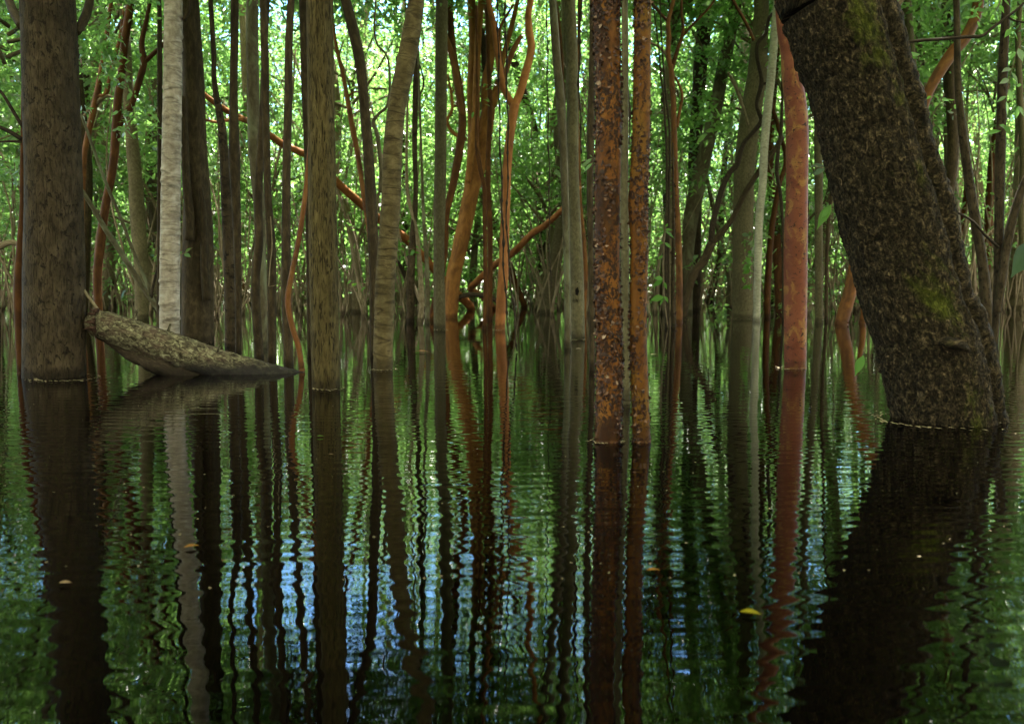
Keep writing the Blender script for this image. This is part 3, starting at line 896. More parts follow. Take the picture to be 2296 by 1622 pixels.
def knot(b, res):
    P, Tn, As, Bs, L, R = res
    # raised, crusted lip round a near-black slit painted as the hole's inner shade
    c, t = at(1121 + .53894 * 318, .53894 * 1212, depth_of(761) * (1 + 29 * .53894 / F))
    rad = 27 * .53894 / F * t
    sc = t / F * .53894
    y0 = c[1] - rad * 1.12
    for (rx, rz, dy, mt) in ((24, 52, .0, 0), (8.5, 40, -.014, 1)):
        V = []; Fc = []
        n = 24
        for ring in range(5):
            s = 1 - ring / 4 * .999
            for j in range(n):
                a = j / n * 2 * math.pi
                lip = math.sin((1 - s) * math.pi) * .018 if mt == 0 else 0
                wob = 1 + .12 * math.sin(a * 5 + 1)
                x = rx * sc * s * math.cos(a) * wob
                V.append([c[0] + x, y0 + dy - lip + .35 * x * x / rad * (1 if mt == 0 else 1) + (.012 if ring == 0 and mt == 0 else 0), c[2] + rz * sc * s * math.sin(a) * wob])
        for ring in range(4):
            for j in range(n):
                j2 = (j + 1) % n
                Fc.append((ring * n + j, ring * n + j2, (ring + 1) * n + j2, (ring + 1) * n + j))
        b.add(np.array(V), Fc, None, mt)
    return [M['hollow']]
T('knot_hole_tree', 'olive grey trunk with a slit shaped knot hole near the water', 'grey', 3,
  [286, -60, 44, 290, 0, 46, 299, 250, 49, 302, 500, 50, 302, 700, 51, 310, 900, 50, 318, 1100, 56, 322, 1300, 60, 325, 1412, 58], wl=761, top=9, sides=40, step=.03, disp=disp_big(2.2), extra=knot)
T('slim_red_stem', 'thin red stem showing behind the right side of the knot hole trunk', 'orange', 3,
  [330, -40, 14, 328, 150, 13, 322, 350, 12, 328, 600, 12, 336, 850, 14, 350, 1000, 18, 357, 1150, 18, 352, 1280, 16], wl=718, top=7, crown=.7)
T('slim_red_stem', 'thin red stem slanting in the gap left of the knot hole trunk top', 'orangedark', 3,
  [232, 0, 10, 245, 90, 12, 256, 220, 14, 262, 350, 12, 270, 520, 12, 276, 700, 12], wl=720, top=7, crown=.7)
T('slim_dark_tree', 'dark narrow trunk close behind the left edge of the big peeling trunk', 'greydark', 3,
  [386, -60, 22, 385, 0, 22, 383, 300, 27, 379, 500, 31, 375, 800, 28, 380, 1100, 25, 384, 1420, 24], wl=830, top=9)
T('peeling_tree', 'larger of the two orange trunks covered in curled dark bark chips', 'peel', 3,
  [440, -60, 122, 441, 0, 120, 445, 150, 109, 450, 300, 107, 452, 500, 108, 447, 800, 108, 448, 1000, 103, 447, 1200, 105, 455, 1400, 108, 455, 1600, 110, 450, 1842, 106], wl=993, top=8, sides=56, step=.012, disp=disp_big(4.4),
  extra=chips(6500, .020, .0, 11))
T('grey_slender_tree', 'slim grey green trunk squeezed between the two peeling orange trunks', 'grey', 3,
  [520, -60, 26, 520, 150, 28, 520, 500, 30, 517, 800, 35, 519, 1000, 37, 520, 1200, 37, 524, 1500, 34, 526, 1680, 34], wl=906, top=8)
T('peeling_tree', 'slimmer golden orange trunk with bark chips, right of the big peeling trunk', 'peelgold', 3,
  [596, -60, 72, 595, 0, 72, 592, 200, 72, 590, 400, 74, 586, 600, 76, 579, 740, 78, 575, 850, 84, 580, 1000, 75, 577, 1200, 72, 575, 1400, 71, 580, 1560, 73, 590, 1842, 75], wl=993, top=8, sides=48, step=.012, disp=disp_big(9.4),
  extra=chips(3200, .018, .10, 23))
T('branching_orange_tree', 'slender orange tree with forking twigs right of the golden peeling trunk', 'orange', 3,
  [712, 270, 24, 716, 350, 24, 722, 450, 25, 726, 600, 26, 731, 800, 28, 740, 950, 28, 745, 1100, 28, 746, 1300, 28], wl=725, top=0, sides=20, step=.06,
  branches=[(3, [712, 290, 22, 700, 220, 22, 702, 150, 22, 700, 90, 20, 712, 40, 18, 725, -20, 16, 735, -100, 13], dict(grow=7, crown=.8)),
            (3, [714, 300, 18, 736, 215, 18, 758, 150, 16, 762, 110, 14, 755, 50, 13, 758, -30, 11], dict(grow=7, crown=.7, bark='orangedark')),
            (3, [755, 160, 12, 790, 115, 12, 830, 75, 11, 880, 20, 10, 905, -30, 9], dict(bark='orangedark')),
            (3, [736, 530, 15, 748, 460, 14, 758, 410, 13, 752, 370, 12, 730, 320, 11], dict()),
            (3, [708, 250, 12, 690, 225, 12, 660, 195, 11, 620, 175, 9], dict(bark='twig')),
            (3, [700, 90, 14, 675, 65, 13, 650, 35, 12, 620, 0, 10], dict(bark='orangedark'))])
T('twin_dark_stem', 'left of two thin blackish stems beside the branching orange tree', 'vine', 3,
  [660, 200, 7, 668, 300, 8, 680, 400, 9, 688, 520, 10, 694, 650, 11, 694, 850, 12, 692, 1050, 13, 692, 1330, 14], wl=735, top=5, crown=0)
T('twin_dark_stem', 'right of two thin blackish stems beside the branching orange tree', 'vine', 3,
  [672, 150, 7, 690, 400, 8, 704, 520, 9, 707, 650, 10, 702, 850, 11, 700, 1050, 12, 700, 1330, 12], wl=735, top=5, crown=0)
T('flaking_stem', 'dark thin stem with flaking pale bark in front of the branching orange tree', 'brown', 3,
  [722, 850, 11, 722, 950, 13, 721, 1050, 15, 720, 1200, 18, 722, 1340, 20], wl=735, top=2.6, crown=0, extra=chips(60, .05, -.4, 5))
T('brown_grey_tree', 'broad brown upper trunk behind the leaning grey trunk right of centre', 'brown', 3,
  [850, 0, 62, 848, 130, 62, 836, 250, 60, 826, 400, 57, 815, 550, 55, 808, 700, 52, 818, 900, 40, 820, 1100, 34, 815, 1300, 30], wl=697, top=9, low=[(-.5, 6.6, -1, .9), (.8, 5.6, -2, .8)])
T('leaning_grey_tree', 'pale blotched grey trunk leaning to the right at the top, right of centre', 'lichen', 3,
  [995, -60, 48, 975, 50, 50, 946, 200, 53, 916, 350, 56, 886, 500, 58, 851, 650, 60, 821, 780, 66, 796, 900, 64, 786, 1000, 54, 780, 1100, 50, 778, 1220, 48], wl=702, top=9, keep=.95, sides=32)
T('thin_grey_stem', 'thin grey stem leaning left, its foot just left of the broad dull trunk', 'lichen', 3,
  [640, 260, 14, 700, 320, 15, 745, 400, 16, 785, 500, 17, 828, 640, 18, 860, 740, 18, 890, 880, 19, 912, 980, 19, 935, 1060, 20, 955, 1170, 22, 956, 1230, 22], wl=690, top=0, crown=0)
T('dark_forked_branch', 'dark slender crooked stem forking above the water right of centre', 'greydark', 3,
  [758, 1328, 33, 770, 1270, 33, 787, 1195, 34, 812, 1130, 36, 850, 1080, 36, 880, 1010, 38], wl=717, top=0, sides=20, step=.05, crown=0,
  branches=[(3, [880, 1020, 28, 884, 940, 26, 897, 880, 25, 925, 780, 24, 958, 715, 25, 985, 685, 25, 1012, 600, 20, 1058, 545, 20, 1088, 503, 21, 1078, 470, 16, 1068, 430, 16, 1088, 350, 20, 1085, 310, 16, 1070, 240, 17, 1072, 180, 18, 1105, 140, 17, 1120, 75, 14, 1146, 48, 14], dict(bark='vine')),
            (3, [884, 1015, 26, 905, 985, 26, 960, 920, 24, 1000, 840, 24, 1020, 800, 25, 1060, 740, 23, 1100, 680, 23, 1145, 620, 24, 1175, 570, 22], {}),
            (3, [1088, 352, 12, 1110, 346, 12, 1150, 342, 11], dict(bark='vine'))])
T('broad_dull_tree', 'broad dull grey green trunk left of the whitish stem', 'grey', 3,
  [1090, -60, 58, 1085, 100, 66, 1070, 300, 80, 1040, 500, 88, 1018, 700, 88, 1012, 850, 86, 1010, 1000, 86, 1010, 1200, 87, 1012, 1320, 90], wl=714, top=9, sides=44)
T('banded_far_tree', 'far grey trunk ringed with pale bands between the leaning grey and broad dull trunks', 'pale', 3,
  [1015, 100, 40, 1015, 300, 42, 1013, 500, 42, 1008, 650, 42], Y=22, wl=700, top=9)
T('whitish_tree', 'slim whitish ringed stem right of the broad dull trunk', 'whitish', 4,
  [125, -60, 32, 118, 0, 32, 105, 150, 34, 94, 300, 35, 78, 450, 37, 64, 600, 36, 58, 750, 34, 48, 850, 33, 40, 950, 34, 38, 1050, 34, 34, 1200, 33, 32, 1320, 33], wl=720, top=8, sides=24, step=.05)
T('slim_orange_tree', 'slim orange brown stem between the whitish stem and the smooth red trunk', 'orangedark', 4,
  [72, 250, 20, 70, 350, 20, 150, 640, 18, 128, 760, 22, 108, 860, 24, 94, 960, 27, 82, 1100, 28, 76, 1250, 28], wl=712, top=0, crown=0)
T('black_wavy_vine', 'black crooked vine left of the smooth red trunk', 'vine', 4,
  [136, 480, 14, 132, 560, 16, 120, 640, 18, 116, 720, 18, 130, 800, 16, 138, 900, 14, 142, 1000, 12], wl=720, top=4, crown=0)
T('smooth_red_tree', 'smooth brick red trunk with ochre patches left of the huge mossy trunk', 'redmottle', 4,
  [118, -60, 37, 130, 30, 43, 146, 130, 58, 166, 230, 69, 174, 300, 78, 190, 400, 91, 199, 500, 96, 201, 600, 96, 200, 800, 92, 195, 1000, 99, 193, 1200, 99, 192, 1400, 95, 192, 1534, 93], wl=827, top=7, sides=52, step=.02, disp=disp_big(7.7), keep=.9,
  extra=None)
T('grey_slender_tree', 'straight grey pole of a trunk in the gap between the red and huge mossy trunks', 'grey', 4,
  [288, 500, 34, 290, 730, 36, 290, 1000, 35, 291, 1300, 35], wl=724, top=8)
T('slim_dark_tree', 'thin dark stem just right of the straight grey pole, beside the huge mossy trunk', 'greydark', 4,
  [345, 800, 14, 332, 900, 16, 324, 1050, 18, 322, 1300, 17], wl=718, top=6)
T('twisted_orange_tree', 'twisted orange trunk passing behind the huge mossy trunk and out at upper right', 'orange', 4,
  [960, -40, 46, 945, 60, 50, 905, 150, 52, 846, 220, 54, 792, 300, 52, 748, 380, 47, 712, 480, 46, 640, 640, 50, 560, 800, 54, 490, 950, 54, 445, 1080, 52, 424, 1200, 56, 398, 1290, 58, 386, 1345, 58], wl=728, Y=None, top=6, sides=24, step=.08, keep=.9,
  branches=[(4, [440, 1100, 18, 470, 1200, 24, 478, 1300, 28, 468, 1360, 30], dict(dy=.3))])
# --- the huge leaning trunk
def disp_rough(p, L, ang, R):
    q = np.stack([np.cos(ang) * 1.2, np.sin(ang) * 1.2, L * 1.3], 1)
    d = .05 * fbm(q + 4, 3)
    # furrow running up the near right side and a fused smaller rib beside it
    a0 = math.pi + .64 + .08 * np.sin(L * 1.7)
    da = np.angle(np.exp(1j * (ang - a0)))
    d = d - .17 * np.exp(-(da / .13) ** 2) + .03 * np.exp(-((da - .35) / .25) ** 2)
    a1 = math.pi - .25 + .15 * np.sin(L * 1.1 + 2)
    db = np.angle(np.exp(1j * (ang - a1)))
    d = d - .035 * np.exp(-(db / .12) ** 2)
    p1 = fbm(p * 14, 3); p2 = fbm(p * 38 + 9, 3)
    return R * d + .016 * p1 + .016 * np.abs(p2) * 1.5 - .012
pts37 = [(105 + 570) / 2 - 16, -60, 450, 340, 0, 455, 392, 130, 478, 448, 300, 462, 502, 500, 460, 555, 720, 476, 615, 920, 488, 665, 1130, 478, 705, 1280, 478, 752, 1400, 500, 790, 1550, 498, 832, 1778, 492]
root37, P37 = T('mossy_leaning_tree', 'huge dark rough trunk with green moss leaning left at the right of the picture', 'rough', 4, pts37, wl=958, top=8, sides=150, step=.016,
  disp=disp_rough, keep=1.0, crown=1.3, map0=0.0,
  branches=[(4, [600, 178, 13, 640, 176, 14, 720, 168, 15, 800, 163, 15, 900, 154, 16, 968, 150, 17, 1010, 118, 15, 1075, 70, 14, 1120, 35, 12, 1180, -20, 10], dict(dy=-.1, bark='vine', label='thin dark side branch')),
            (4, [1075, 70, 10, 1110, 88, 9, 1160, 95, 7], dict(dy=-.1, bark='vine')),
            (4, [580, 90, 20, 598, 52, 22, 622, 20, 22, 650, -20, 20], dict(dy=-.1, bark='twig'))])
# burl with a mossy top, a ledge on the trunk
cb, tb = at(1679.4 + .53894 * 850, .53894 * 1440, depth_of(958))
b = Buf(); V = []; Fc = []
nu, nv_ = 28, 16
rx = 60 * .53894 / F * tb
for i in range(nv_ + 1):
    th = math.pi * i / nv_
    for j in range(nu):
        ph = 2 * math.pi * j / nu
        x = math.sin(th) * math.cos(ph) * rx * 1.1
        z = math.cos(th)
        z = z * rx * (.62 if z > 0 else .20) - .22 * x
        y = math.sin(th) * math.sin(ph) * rx * .9
        V.append([x, y, z])
V = np.array(V)
V = V * (1 + .22 * fbm(V * 30, 3))[:, None]
for i in range(nv_):
    for j in range(nu):
        Fc.append((i * nu + j, (i + 1) * nu + j, (i + 1) * nu + (j + 1) % nu, i * nu + (j + 1) % nu))
burl_c = at(1679.4 + .53894 * 850, .53894 * 1440, depth_of(958) + .03)[0]
b.add(V + burl_c, Fc, [(MOSS_U + (v[0] - v[1]) * .5, v[2] * 1.5 + 3) for q in Fc for v in [V[a] for a in q]])
o = b.build('burl', M['rough'], root37, tuple(root37.location)); o['label'] = 'moss topped ledge shaped burl'
# right of the huge trunk ---------------------------------------------------
T('thin_pale_tree', 'thin pale forked sapling stem right of the huge mossy trunk', 'pale', 4,
  [838, 620, 12, 850, 700, 15, 860, 760, 19, 870, 900, 19, 880, 1050, 19, 884, 1150, 18], wl=690, top=0, crown=0,
  branches=[(4, [850, 705, 13, 830, 640, 12, 800, 480, 11, 760, 330, 10, 700, 200, 9, 630, 60, 8], {}), (4, [862, 740, 14, 868, 660, 13, 880, 560, 12, 885, 420, 10], {}), (4, [800, 480, 8, 780, 420, 8, 690, 280, 7], {})])
T('brown_grey_tree', 'grey brown trunk right of the thin pale sapling near the right edge', 'brown', 4,
  [868, 300, 30, 878, 450, 34, 895, 600, 38, 920, 780, 42, 948, 950, 42, 972, 1100, 44, 985, 1250, 52, 992, 1400, 62], wl=768, top=8)
T('far_grey_tree', 'dim upright trunk high in the foliage right of the huge trunk', 'grey', 4,
  [815, -40, 34, 818, 100, 34, 820, 300, 32, 825, 500, 32], wl=705, top=9)
T('slim_dark_tree', 'dark brown trunk in front of the speckled pale trunk at the right edge', 'brown', 4,
  [1072, -40, 34, 1066, 100, 38, 1056, 300, 42, 1050, 500, 44, 1044, 700, 46, 1040, 1000, 40, 1030, 1250, 34, 1022, 1440, 30], wl=787, top=8,
  branches=[(4, [1032, 1300, 36, 1058, 1120, 40, 1085, 960, 40, 1120, 830, 38, 1160, 730, 34], dict(dy=-.1)),
            (4, [1040, 1030, 14, 985, 980, 12, 930, 920, 11, 870, 885, 10, 830, 870, 8], dict(dy=-.1, bark='vine'))])
T('speckled_tree', 'pale speckled thick trunk cut off by the right edge', 'speckled', 4,
  [1160, 200, 92, 1158, 400, 100, 1156, 700, 112, 1150, 900, 126, 1148, 1100, 136, 1146, 1290, 150], wl=692, top=8, sides=40, low=[(-.8, 5.2, -3.5, .9), (-2.4, 4.6, -2.5, .8), (.5, 3.4, -3, .7)])

# --- limbs lying and slanting over the water
def limb(name, label, bark_key, k, flat, Y, Yend=None, cat='branch', sides=14, step=.06, disp=None, group=None):
    wp = world_path(cv(k, flat), Y, Yend)
    b = Buf()
    b.tube(spline(wp, step), sides, disp or disp_smooth(.12, 3, random.uniform(0, 40)), 0, random.uniform(0, 30))
    base = tuple(wp[-1][:3])
    o = b.build(name, M[bark_key], None, base)
    return tag(o, label, cat, group), wp
limb('fallen_limb', 'long orange limb slanting from upper left down to the water at centre', 'limb', 1,
     [700, 250, 18, 765, 318, 20, 800, 345, 21, 860, 402, 23, 940, 458, 25, 1000, 490, 26, 1040, 508, 27, 1110, 552, 28, 1180, 602, 30, 1275, 645, 31, 1340, 700, 32, 1405, 760, 33, 1470, 820, 34, 1540, 880, 34, 1600, 930, 34, 1680, 985, 35, 1730, 1035, 34, 1790, 1100, 34, 1850, 1170, 34, 1905, 1225, 34, 1952, 1268, 35, 1965, 1310, 34], 12.5, 20.0, step=.08)
limb('fallen_limb', 'short orange brown twig limb lying level against the long slanting limb', 'limb', 1,
     [780, 505, 12, 850, 498, 13, 900, 508, 13, 960, 498, 14, 1010, 495, 15], 13.2, 13.6)
limb('fallen_limb', 'orange limb slanting from the knot hole trunk down left behind the Y shaped tree', 'limb', 3,
     [330, 780, 20, 262, 868, 22, 190, 935, 26, 130, 975, 28, 55, 1050, 28, -20, 1100, 28, -90, 1165, 27, -122, 1200, 26, -100, 1215, 26, -60, 1245, 25, -30, 1275, 24, -10, 1300, 22], 14.0, 21.0, step=.08)
limb('arched_branch', 'dark branch arching just above the water at centre', 'vine', 2,
     [850, 1250, 20, 870, 1236, 20, 905, 1226, 20, 955, 1226, 20, 1000, 1238, 20, 1025, 1252, 18, 1040, 1290, 16], 16.0)
limb('slanting_stem', 'dark olive stem slanting from the forked red tree down to the pale ringed trunk', 'lichen', 1,
     [340, 790, 18, 390, 870, 20, 440, 955, 24, 490, 1030, 24, 560, 1140, 24, 620, 1230, 23, 660, 1290, 22, 690, 1370, 20], 10.5)
limb('slanting_stem', 'thin dark stem slanting down to join the olive slanting stem', 'lichen', 1,
     [335, 470, 10, 365, 550, 13, 390, 620, 14, 440, 760, 15, 500, 900, 15, 560, 1060, 15, 612, 1180, 15, 628, 1232, 13], 10.45)
limb('slanting_stem', 'short dark twig rising beside the foot of the pale ringed trunk', 'vine', 1,
     [668, 1080, 8, 652, 1130, 11, 635, 1200, 12, 632, 1240, 10], 10.4)
limb('bent_branch', 'pale bent branch poking in from the left edge toward the broad brown trunk', 'twig', 1,
     [-40, 1050, 30, 0, 1025, 30, 40, 1008, 28, 75, 1015, 26, 102, 1030, 24], 8.6)
limb('slanting_stem', 'dark bent stem dipping into the water behind the grey liana pair', 'vine', 2,
     [590, 1060, 12, 622, 1100, 16, 655, 1165, 18, 690, 1230, 18, 715, 1270, 18, 735, 1310, 16], 18.0)
limb('mossy_pole', 'mossy grey pole lying just above the water right of the smooth red trunk', 'twig', 4,
     [245, 1212, 16, 300, 1195, 18, 350, 1185, 22, 400, 1170, 24, 450, 1155, 24], 24)
limb('mossy_pole', 'dark waterlogged pole lying along the far waterline behind the smooth red trunk', 'greydark', 4,
     [-10, 1232, 9, 60, 1224, 10, 150, 1226, 12, 260, 1228, 13, 340, 1228, 13, 430, 1232, 12], 31)
limb('slanting_stem', 'thin pale stick crossing the leaning grey trunk at upper right of centre', 'twig', 3,
     [800, 130, 12, 830, 180, 13, 862, 225, 13, 890, 262, 12], 19)
limb('slanting_stem', 'thin pale stick between the leaning grey trunk and the broad dull trunk', 'twig', 3,
     [948, 300, 11, 975, 350, 14, 995, 400, 14, 1015, 460, 13, 1032, 520, 11], 15.6)
limb('slanting_stem', 'red brown twig slanting across the top of the broad dull trunk', 'orangedark', 3,
     [955, -30, 12, 985, 30, 13, 1015, 80, 14, 1040, 130, 14, 1056, 170, 13], 13.6)

# --- hanging vines with beaded knots
def vine(label, k, flat, Y):
    wp = world_path(cv(k, flat), Y)
    P = spline(wp, .035)
    L = np.arange(len(P))
    P[:, 3] *= 1 + .9 * (np.sin(L * .9 + np.cumsum(rng.uniform(-.3, .3, len(P)))) > .82)
    P[:, 0] += .006 * np.sin(L * .35)
    b = Buf(); b.tube(P, 7)
    o = b.build('hanging_vine', M['vine'], None, tuple(wp[0][:3]))
    tag(o, label, 'vine', 'beaded vines hanging at the centre')
vine('beaded dark vine hanging straight down in front of the left arm of the Y', 2, [1022, -80, 6, 1028, 0, 6, 1034, 250, 6, 1038, 500, 6, 1046, 750, 7, 1052, 950, 7, 1058, 1150, 7, 1072, 1330, 6, 1078, 1420, 5], 9.0)
vine('beaded dark vine curving down through the fork of the Y', 2, [1055, -80, 6, 1060, 0, 6, 1066, 200, 7, 1070, 420, 6, 1074, 650, 6, 1068, 900, 6, 1078, 1100, 7, 1098, 1300, 7, 1112, 1460, 5], 8.6)
vine('fine vine hanging left of the lichen spotted trunk', 3, [192, -80, 4, 194, 0, 4, 197, 200, 5, 200, 500, 5, 206, 800, 5, 204, 950, 4, 212, 1200, 4], 9.5)
vine('dark vine hanging between the two peeling orange trunks', 3, [508, -60, 6, 510, 60, 6, 514, 200, 6, 528, 330, 6, 536, 460, 6, 540, 600, 5], 5.2)
vine('fine vine hanging just right of the knot hole trunk', 3, [340, -60, 7, 336, 60, 8, 332, 200, 8, 328, 330, 7, 334, 480, 6, 340, 640, 5], 9.4)

# ------------------------------------------------------------------ the fallen log
Yl = 6.55
lp = world_path(cv(1, [368, 1338, 60, 385, 1342, 118, 430, 1350, 128, 520, 1382, 138, 640, 1426, 142, 760, 1468, 144, 880, 1509, 144, 1000, 1546, 142, 1150, 1588, 138, 1270, 1618, 132, 1420, 1655, 128]), Yl - .05, Yl + .25)
b = Buf()
def disp_log(p, L, ang, R):
    q = np.stack([np.cos(ang) * 1.5, np.sin(ang) * 1.5, L * 3], 1)
    end = np.exp(-(L / .11) ** 2)
    return R * (.12 * fbm(q, 3) - .35 * end * np.abs(fbm(p * 40, 2)) * 2) + .012 * fbm(p * 30, 3)
b.tube(spline(lp, .012), 72, disp_log)
log = b.build('fallen_log', M['log'], None, tuple(lp[0][:3]))
tag(log, 'fallen mossy log sloping down into the water beside the broad brown trunk', 'log')
b = Buf()
lw = world_path(cv(1, [400, 1396, 20, 470, 1424, 44, 520, 1455, 60, 580, 1486, 70, 660, 1520, 80, 760, 1562, 84, 860, 1605, 70]), Yl + .05)
b.tube(spline(lw, .02), 28, lambda p, L, ang, R: R * .35 * fbm(p * 18, 3))
o = b.build('bark_ridge', M['vine'], log, tuple(lp[0][:3])); o['label'] = 'dark ridge of bark under the log'
b = Buf()
lw = world_path(cv(1, [430, 1320, 15, 405, 1285, 15, 380, 1250, 15, 358, 1220, 13, 340, 1190, 11]), Yl - .02)
b.tube(spline(lw, .03), 10, disp_smooth(.15, 8))
o = b.build('branch_stub', M['twig'], log, tuple(lp[0][:3]))
b = Buf()
for q in range(34):
    a = rng.uniform(0, 6.28); rr = .115 * rng.uniform(.2, 1.0) ** .5
    e0 = np.array(lp[1][:3]) + np.array([.06, math.cos(a) * rr, math.sin(a) * rr])
    ln = rng.uniform(.02, .10)
    b.tube([[*e0, rng.uniform(.008, .014)], [*(e0 + np.array([-ln * .6, rng.normal(0, .008), rng.normal(0, .01)])), .006], [*(e0 + np.array([-ln, rng.normal(0, .012), rng.normal(0, .015)])), .002]], 6)
o = b.build('splintered_end', M['rot'], log, tuple(lp[0][:3]))
for bx, by, bl, br in ((560, 1312, 26, 15), (700, 1362, 16, 11), (905, 1450, 14, 9)):
    b = Buf(); b.tube(spline(world_path(cv(1, [bx, by + 14, br * 1.4, bx + 4, by, br, bx + 9, by - bl, br * .8]), Yl - .06), .01), 10, disp_smooth(.3, 20, bx))
    b.build('branch_stub', M['log'], log, tuple(lp[0][:3]))
for pts in ([800, 1384, 4, 830, 1362, 5, 860, 1350, 5, 892, 1342, 3], [846, 1358, 4, 870, 1352, 4, 888, 1356, 3], [790, 1381, 4, 815, 1381, 5, 838, 1383, 3]):
    pass
tw = thing('dry_twig', 'small pale forked twig sticking out of the water behind the log', 'twig', tuple(at(.539 * 830, .539 * 1385, 11.2)[0]))
for pts in ([797, 1388, 5, 830, 1364, 6, 860, 1352, 6, 895, 1343, 4], [838, 1362, 5, 865, 1356, 4, 892, 1360, 3], [785, 1382, 5, 815, 1383, 6, 842, 1385, 4]):
    b = Buf(); b.tube(spline(world_path(cv(1, pts), 11.2), .04), 6)
    b.build('stem', M['twig'], tw, tuple(tw.location))

# ------------------------------------------------------------------ sprigs and saplings with leaves one can see singly
def big_leaf(buf, base, tip, width, nrm=(0, -1, .4), mat=0):
    base = np.array(base); tip = np.array(tip)
    d = tip - base; L = np.linalg.norm(d); d /= L
    s = np.cross(d, np.array(nrm, float)); s /= np.linalg.norm(s) + 1e-9
    n = np.cross(s, d)
    prof = [0, .35, .75, .98, 1.0, .86, .55, .22, 0]
    V = []; Fc = []
    m = len(prof)
    for i, wv in enumerate(prof):
        t = i / (m - 1)
        c = base + d * L * t - np.array([0, 0, 1]) * L * .16 * t * t
        for q in (-1, 0, 1):
            V.append(c + s * q * width * .5 * wv + n * abs(q) * width * .12 * wv)
    for i in range(m - 1):
        for q in range(2):
            k0 = i * 3 + q
            Fc.append((k0, k0 + 1, k0 + 4, k0 + 3))
    buf.add(np.array(V), Fc, None, mat)

def sprig(name, label, k, stem, leaves, Y, mat, cat='plant', stem_mat='twig', lw=.38, group=None):
    """stem polyline and leaves (x0,y0,x1,y1) in picture units at distance Y"""
    wp = world_path(cv(k, stem), Y)
    base = tuple(wp[0][:3])
    root = thing(name, label, cat, base, group)
    b = Buf(); b.tube(spline(wp, .04), 6)
    b.build('stem', M[stem_mat], root, base)
    o, s = OFF[k]
    for (x0, y0, x1, y1) in leaves:
        dz = random.uniform(-.04, .04) * Y / 5
        p0 = at(o + s * x0, s * y0, Y)[0]; p1 = at(o + s * x1, s * y1, Y + dz)[0]
        lb = Buf()
        L = np.linalg.norm(p1 - p0)
        big_leaf(lb, p0, p1, L * lw * random.uniform(.85, 1.15), (random.uniform(-.6, .6), -1, random.uniform(.1, .9)))
        lb.build('leaf', M[mat], root, base)
    return root
sprig('sapling', 'green sapling with bright drooping leaves left of the branching orange tree', 3,
      [700, 1365, 5, 690, 1300, 5, 682, 1200, 5, 678, 1100, 5, 684, 1000, 5, 690, 945, 4],
      [(684, 960, 650, 945), (684, 958, 720, 950), (686, 965, 640, 985), (686, 962, 728, 985), (682, 1010, 645, 1010), (683, 1008, 715, 1030), (680, 1160, 640, 1150), (680, 1165, 632, 1185), (680, 1170, 695, 1200),
       (683, 1235, 620, 1240), (683, 1235, 665, 1265), (685, 1230, 700, 1255), (688, 945, 700, 925), (683, 1060, 655, 1075)], 12.6, 'leafbright')
sprig('leafy_sprig', 'dark leaf pair on the left edge of the huge mossy trunk', 4, [310, 700, 4, 290, 695, 4, 275, 690, 3], [(312, 690, 250, 684), (312, 712, 256, 712), (315, 700, 262, 722)], 4.15, 'leafdark')
sprig('leafy_sprig', 'yellow green leaves hanging lower on the left edge of the huge mossy trunk', 4, [350, 840, 4, 335, 870, 4, 320, 900, 3], [(345, 848, 283, 938), (330, 870, 300, 900)], 4.1, 'leafbright')
sprig('leafy_sprig', 'single pale green leaf hanging above the water left of the huge trunk foot', 4, [490, 1440, 3, 480, 1470, 3], [(478, 1476, 440, 1552)], 4.0, 'leafbright')
sprig('leafy_sprig', 'big dark leaf poking in at the right edge', 4, [1210, 960, 6, 1170, 1000, 5], [(1175, 1000, 1090, 1132), (1190, 1000, 1130, 1075)], 3.4, 'leafdark', lw=.5)
sprig('leafy_sprig', 'green leaf pair before the speckled trunk at the right', 4, [1110, 540, 4, 1080, 525, 4, 1040, 530, 3], [(1040, 520, 1095, 545), (1050, 545, 972, 550), (1060, 520, 1092, 560)], 6.5, 'leafbright')
sprig('leafy_sprig', 'bright leaves hanging from the top right corner', 4, [1060, -30, 4, 1040, 20, 4, 1020, 60, 3],
      [(1040, 10, 1010, 30), (1040, 20, 1062, 50), (1030, 40, 998, 60), (1026, 50, 1040, 85), (1060, 0, 1085, 20), (1020, 60, 1000, 90), (1100, 130, 1120, 165), (1090, 120, 1062, 150), (1050, 0, 1020, -10)], 6.2, 'leafbright')
sprig('leafy_sprig', 'drooping leaves beside the dark brown trunk at upper right', 4, [1160, 140, 4, 1120, 200, 4, 1090, 300, 4, 1070, 420, 3],
      [(1120, 200, 1140, 250), (1112, 215, 1080, 245), (1095, 285, 1050, 290), (1092, 300, 1120, 345), (1085, 330, 1040, 340), (1078, 370, 1100, 420), (1072, 400, 1030, 420), (1070, 420, 1075, 475), (1130, 190, 1160, 200), (1120, 440, 1110, 490), (1120, 440, 1145, 480)], 6.8, 'leaf')
sprig('leafy_sprig', 'small leaf spray beside the orange bough right of the huge trunk', 4, [820, 440, 3, 790, 410, 3, 760, 400, 3],
      [(790, 408, 770, 395), (800, 415, 835, 410), (780, 405, 800, 430), (760, 400, 735, 410), (775, 400, 790, 385), (650, 240, 700, 235), (655, 240, 690, 262), (660, 235, 715, 215)], 7.5, 'leafbright')
sprig('leafy_sprig', 'thin green leaf spray on the left edge of the big peeling trunk', 3, [390, 690, 3, 370, 672, 3, 340, 690, 3],
      [(385, 660, 350, 672), (380, 668, 335, 690), (388, 676, 345, 712), (385, 655, 372, 640)], 5.0, 'leaf', lw=.25)
sprig('leafy_sprig', 'fine green shoot on the side of the hollow dark trunk', 1, [745, 1060, 4, 775, 1050, 4, 800, 1030, 3], [(770, 1052, 800, 1024), (765, 1056, 795, 1062), (755, 1058, 745, 1040)], 9.8, 'leafbright')
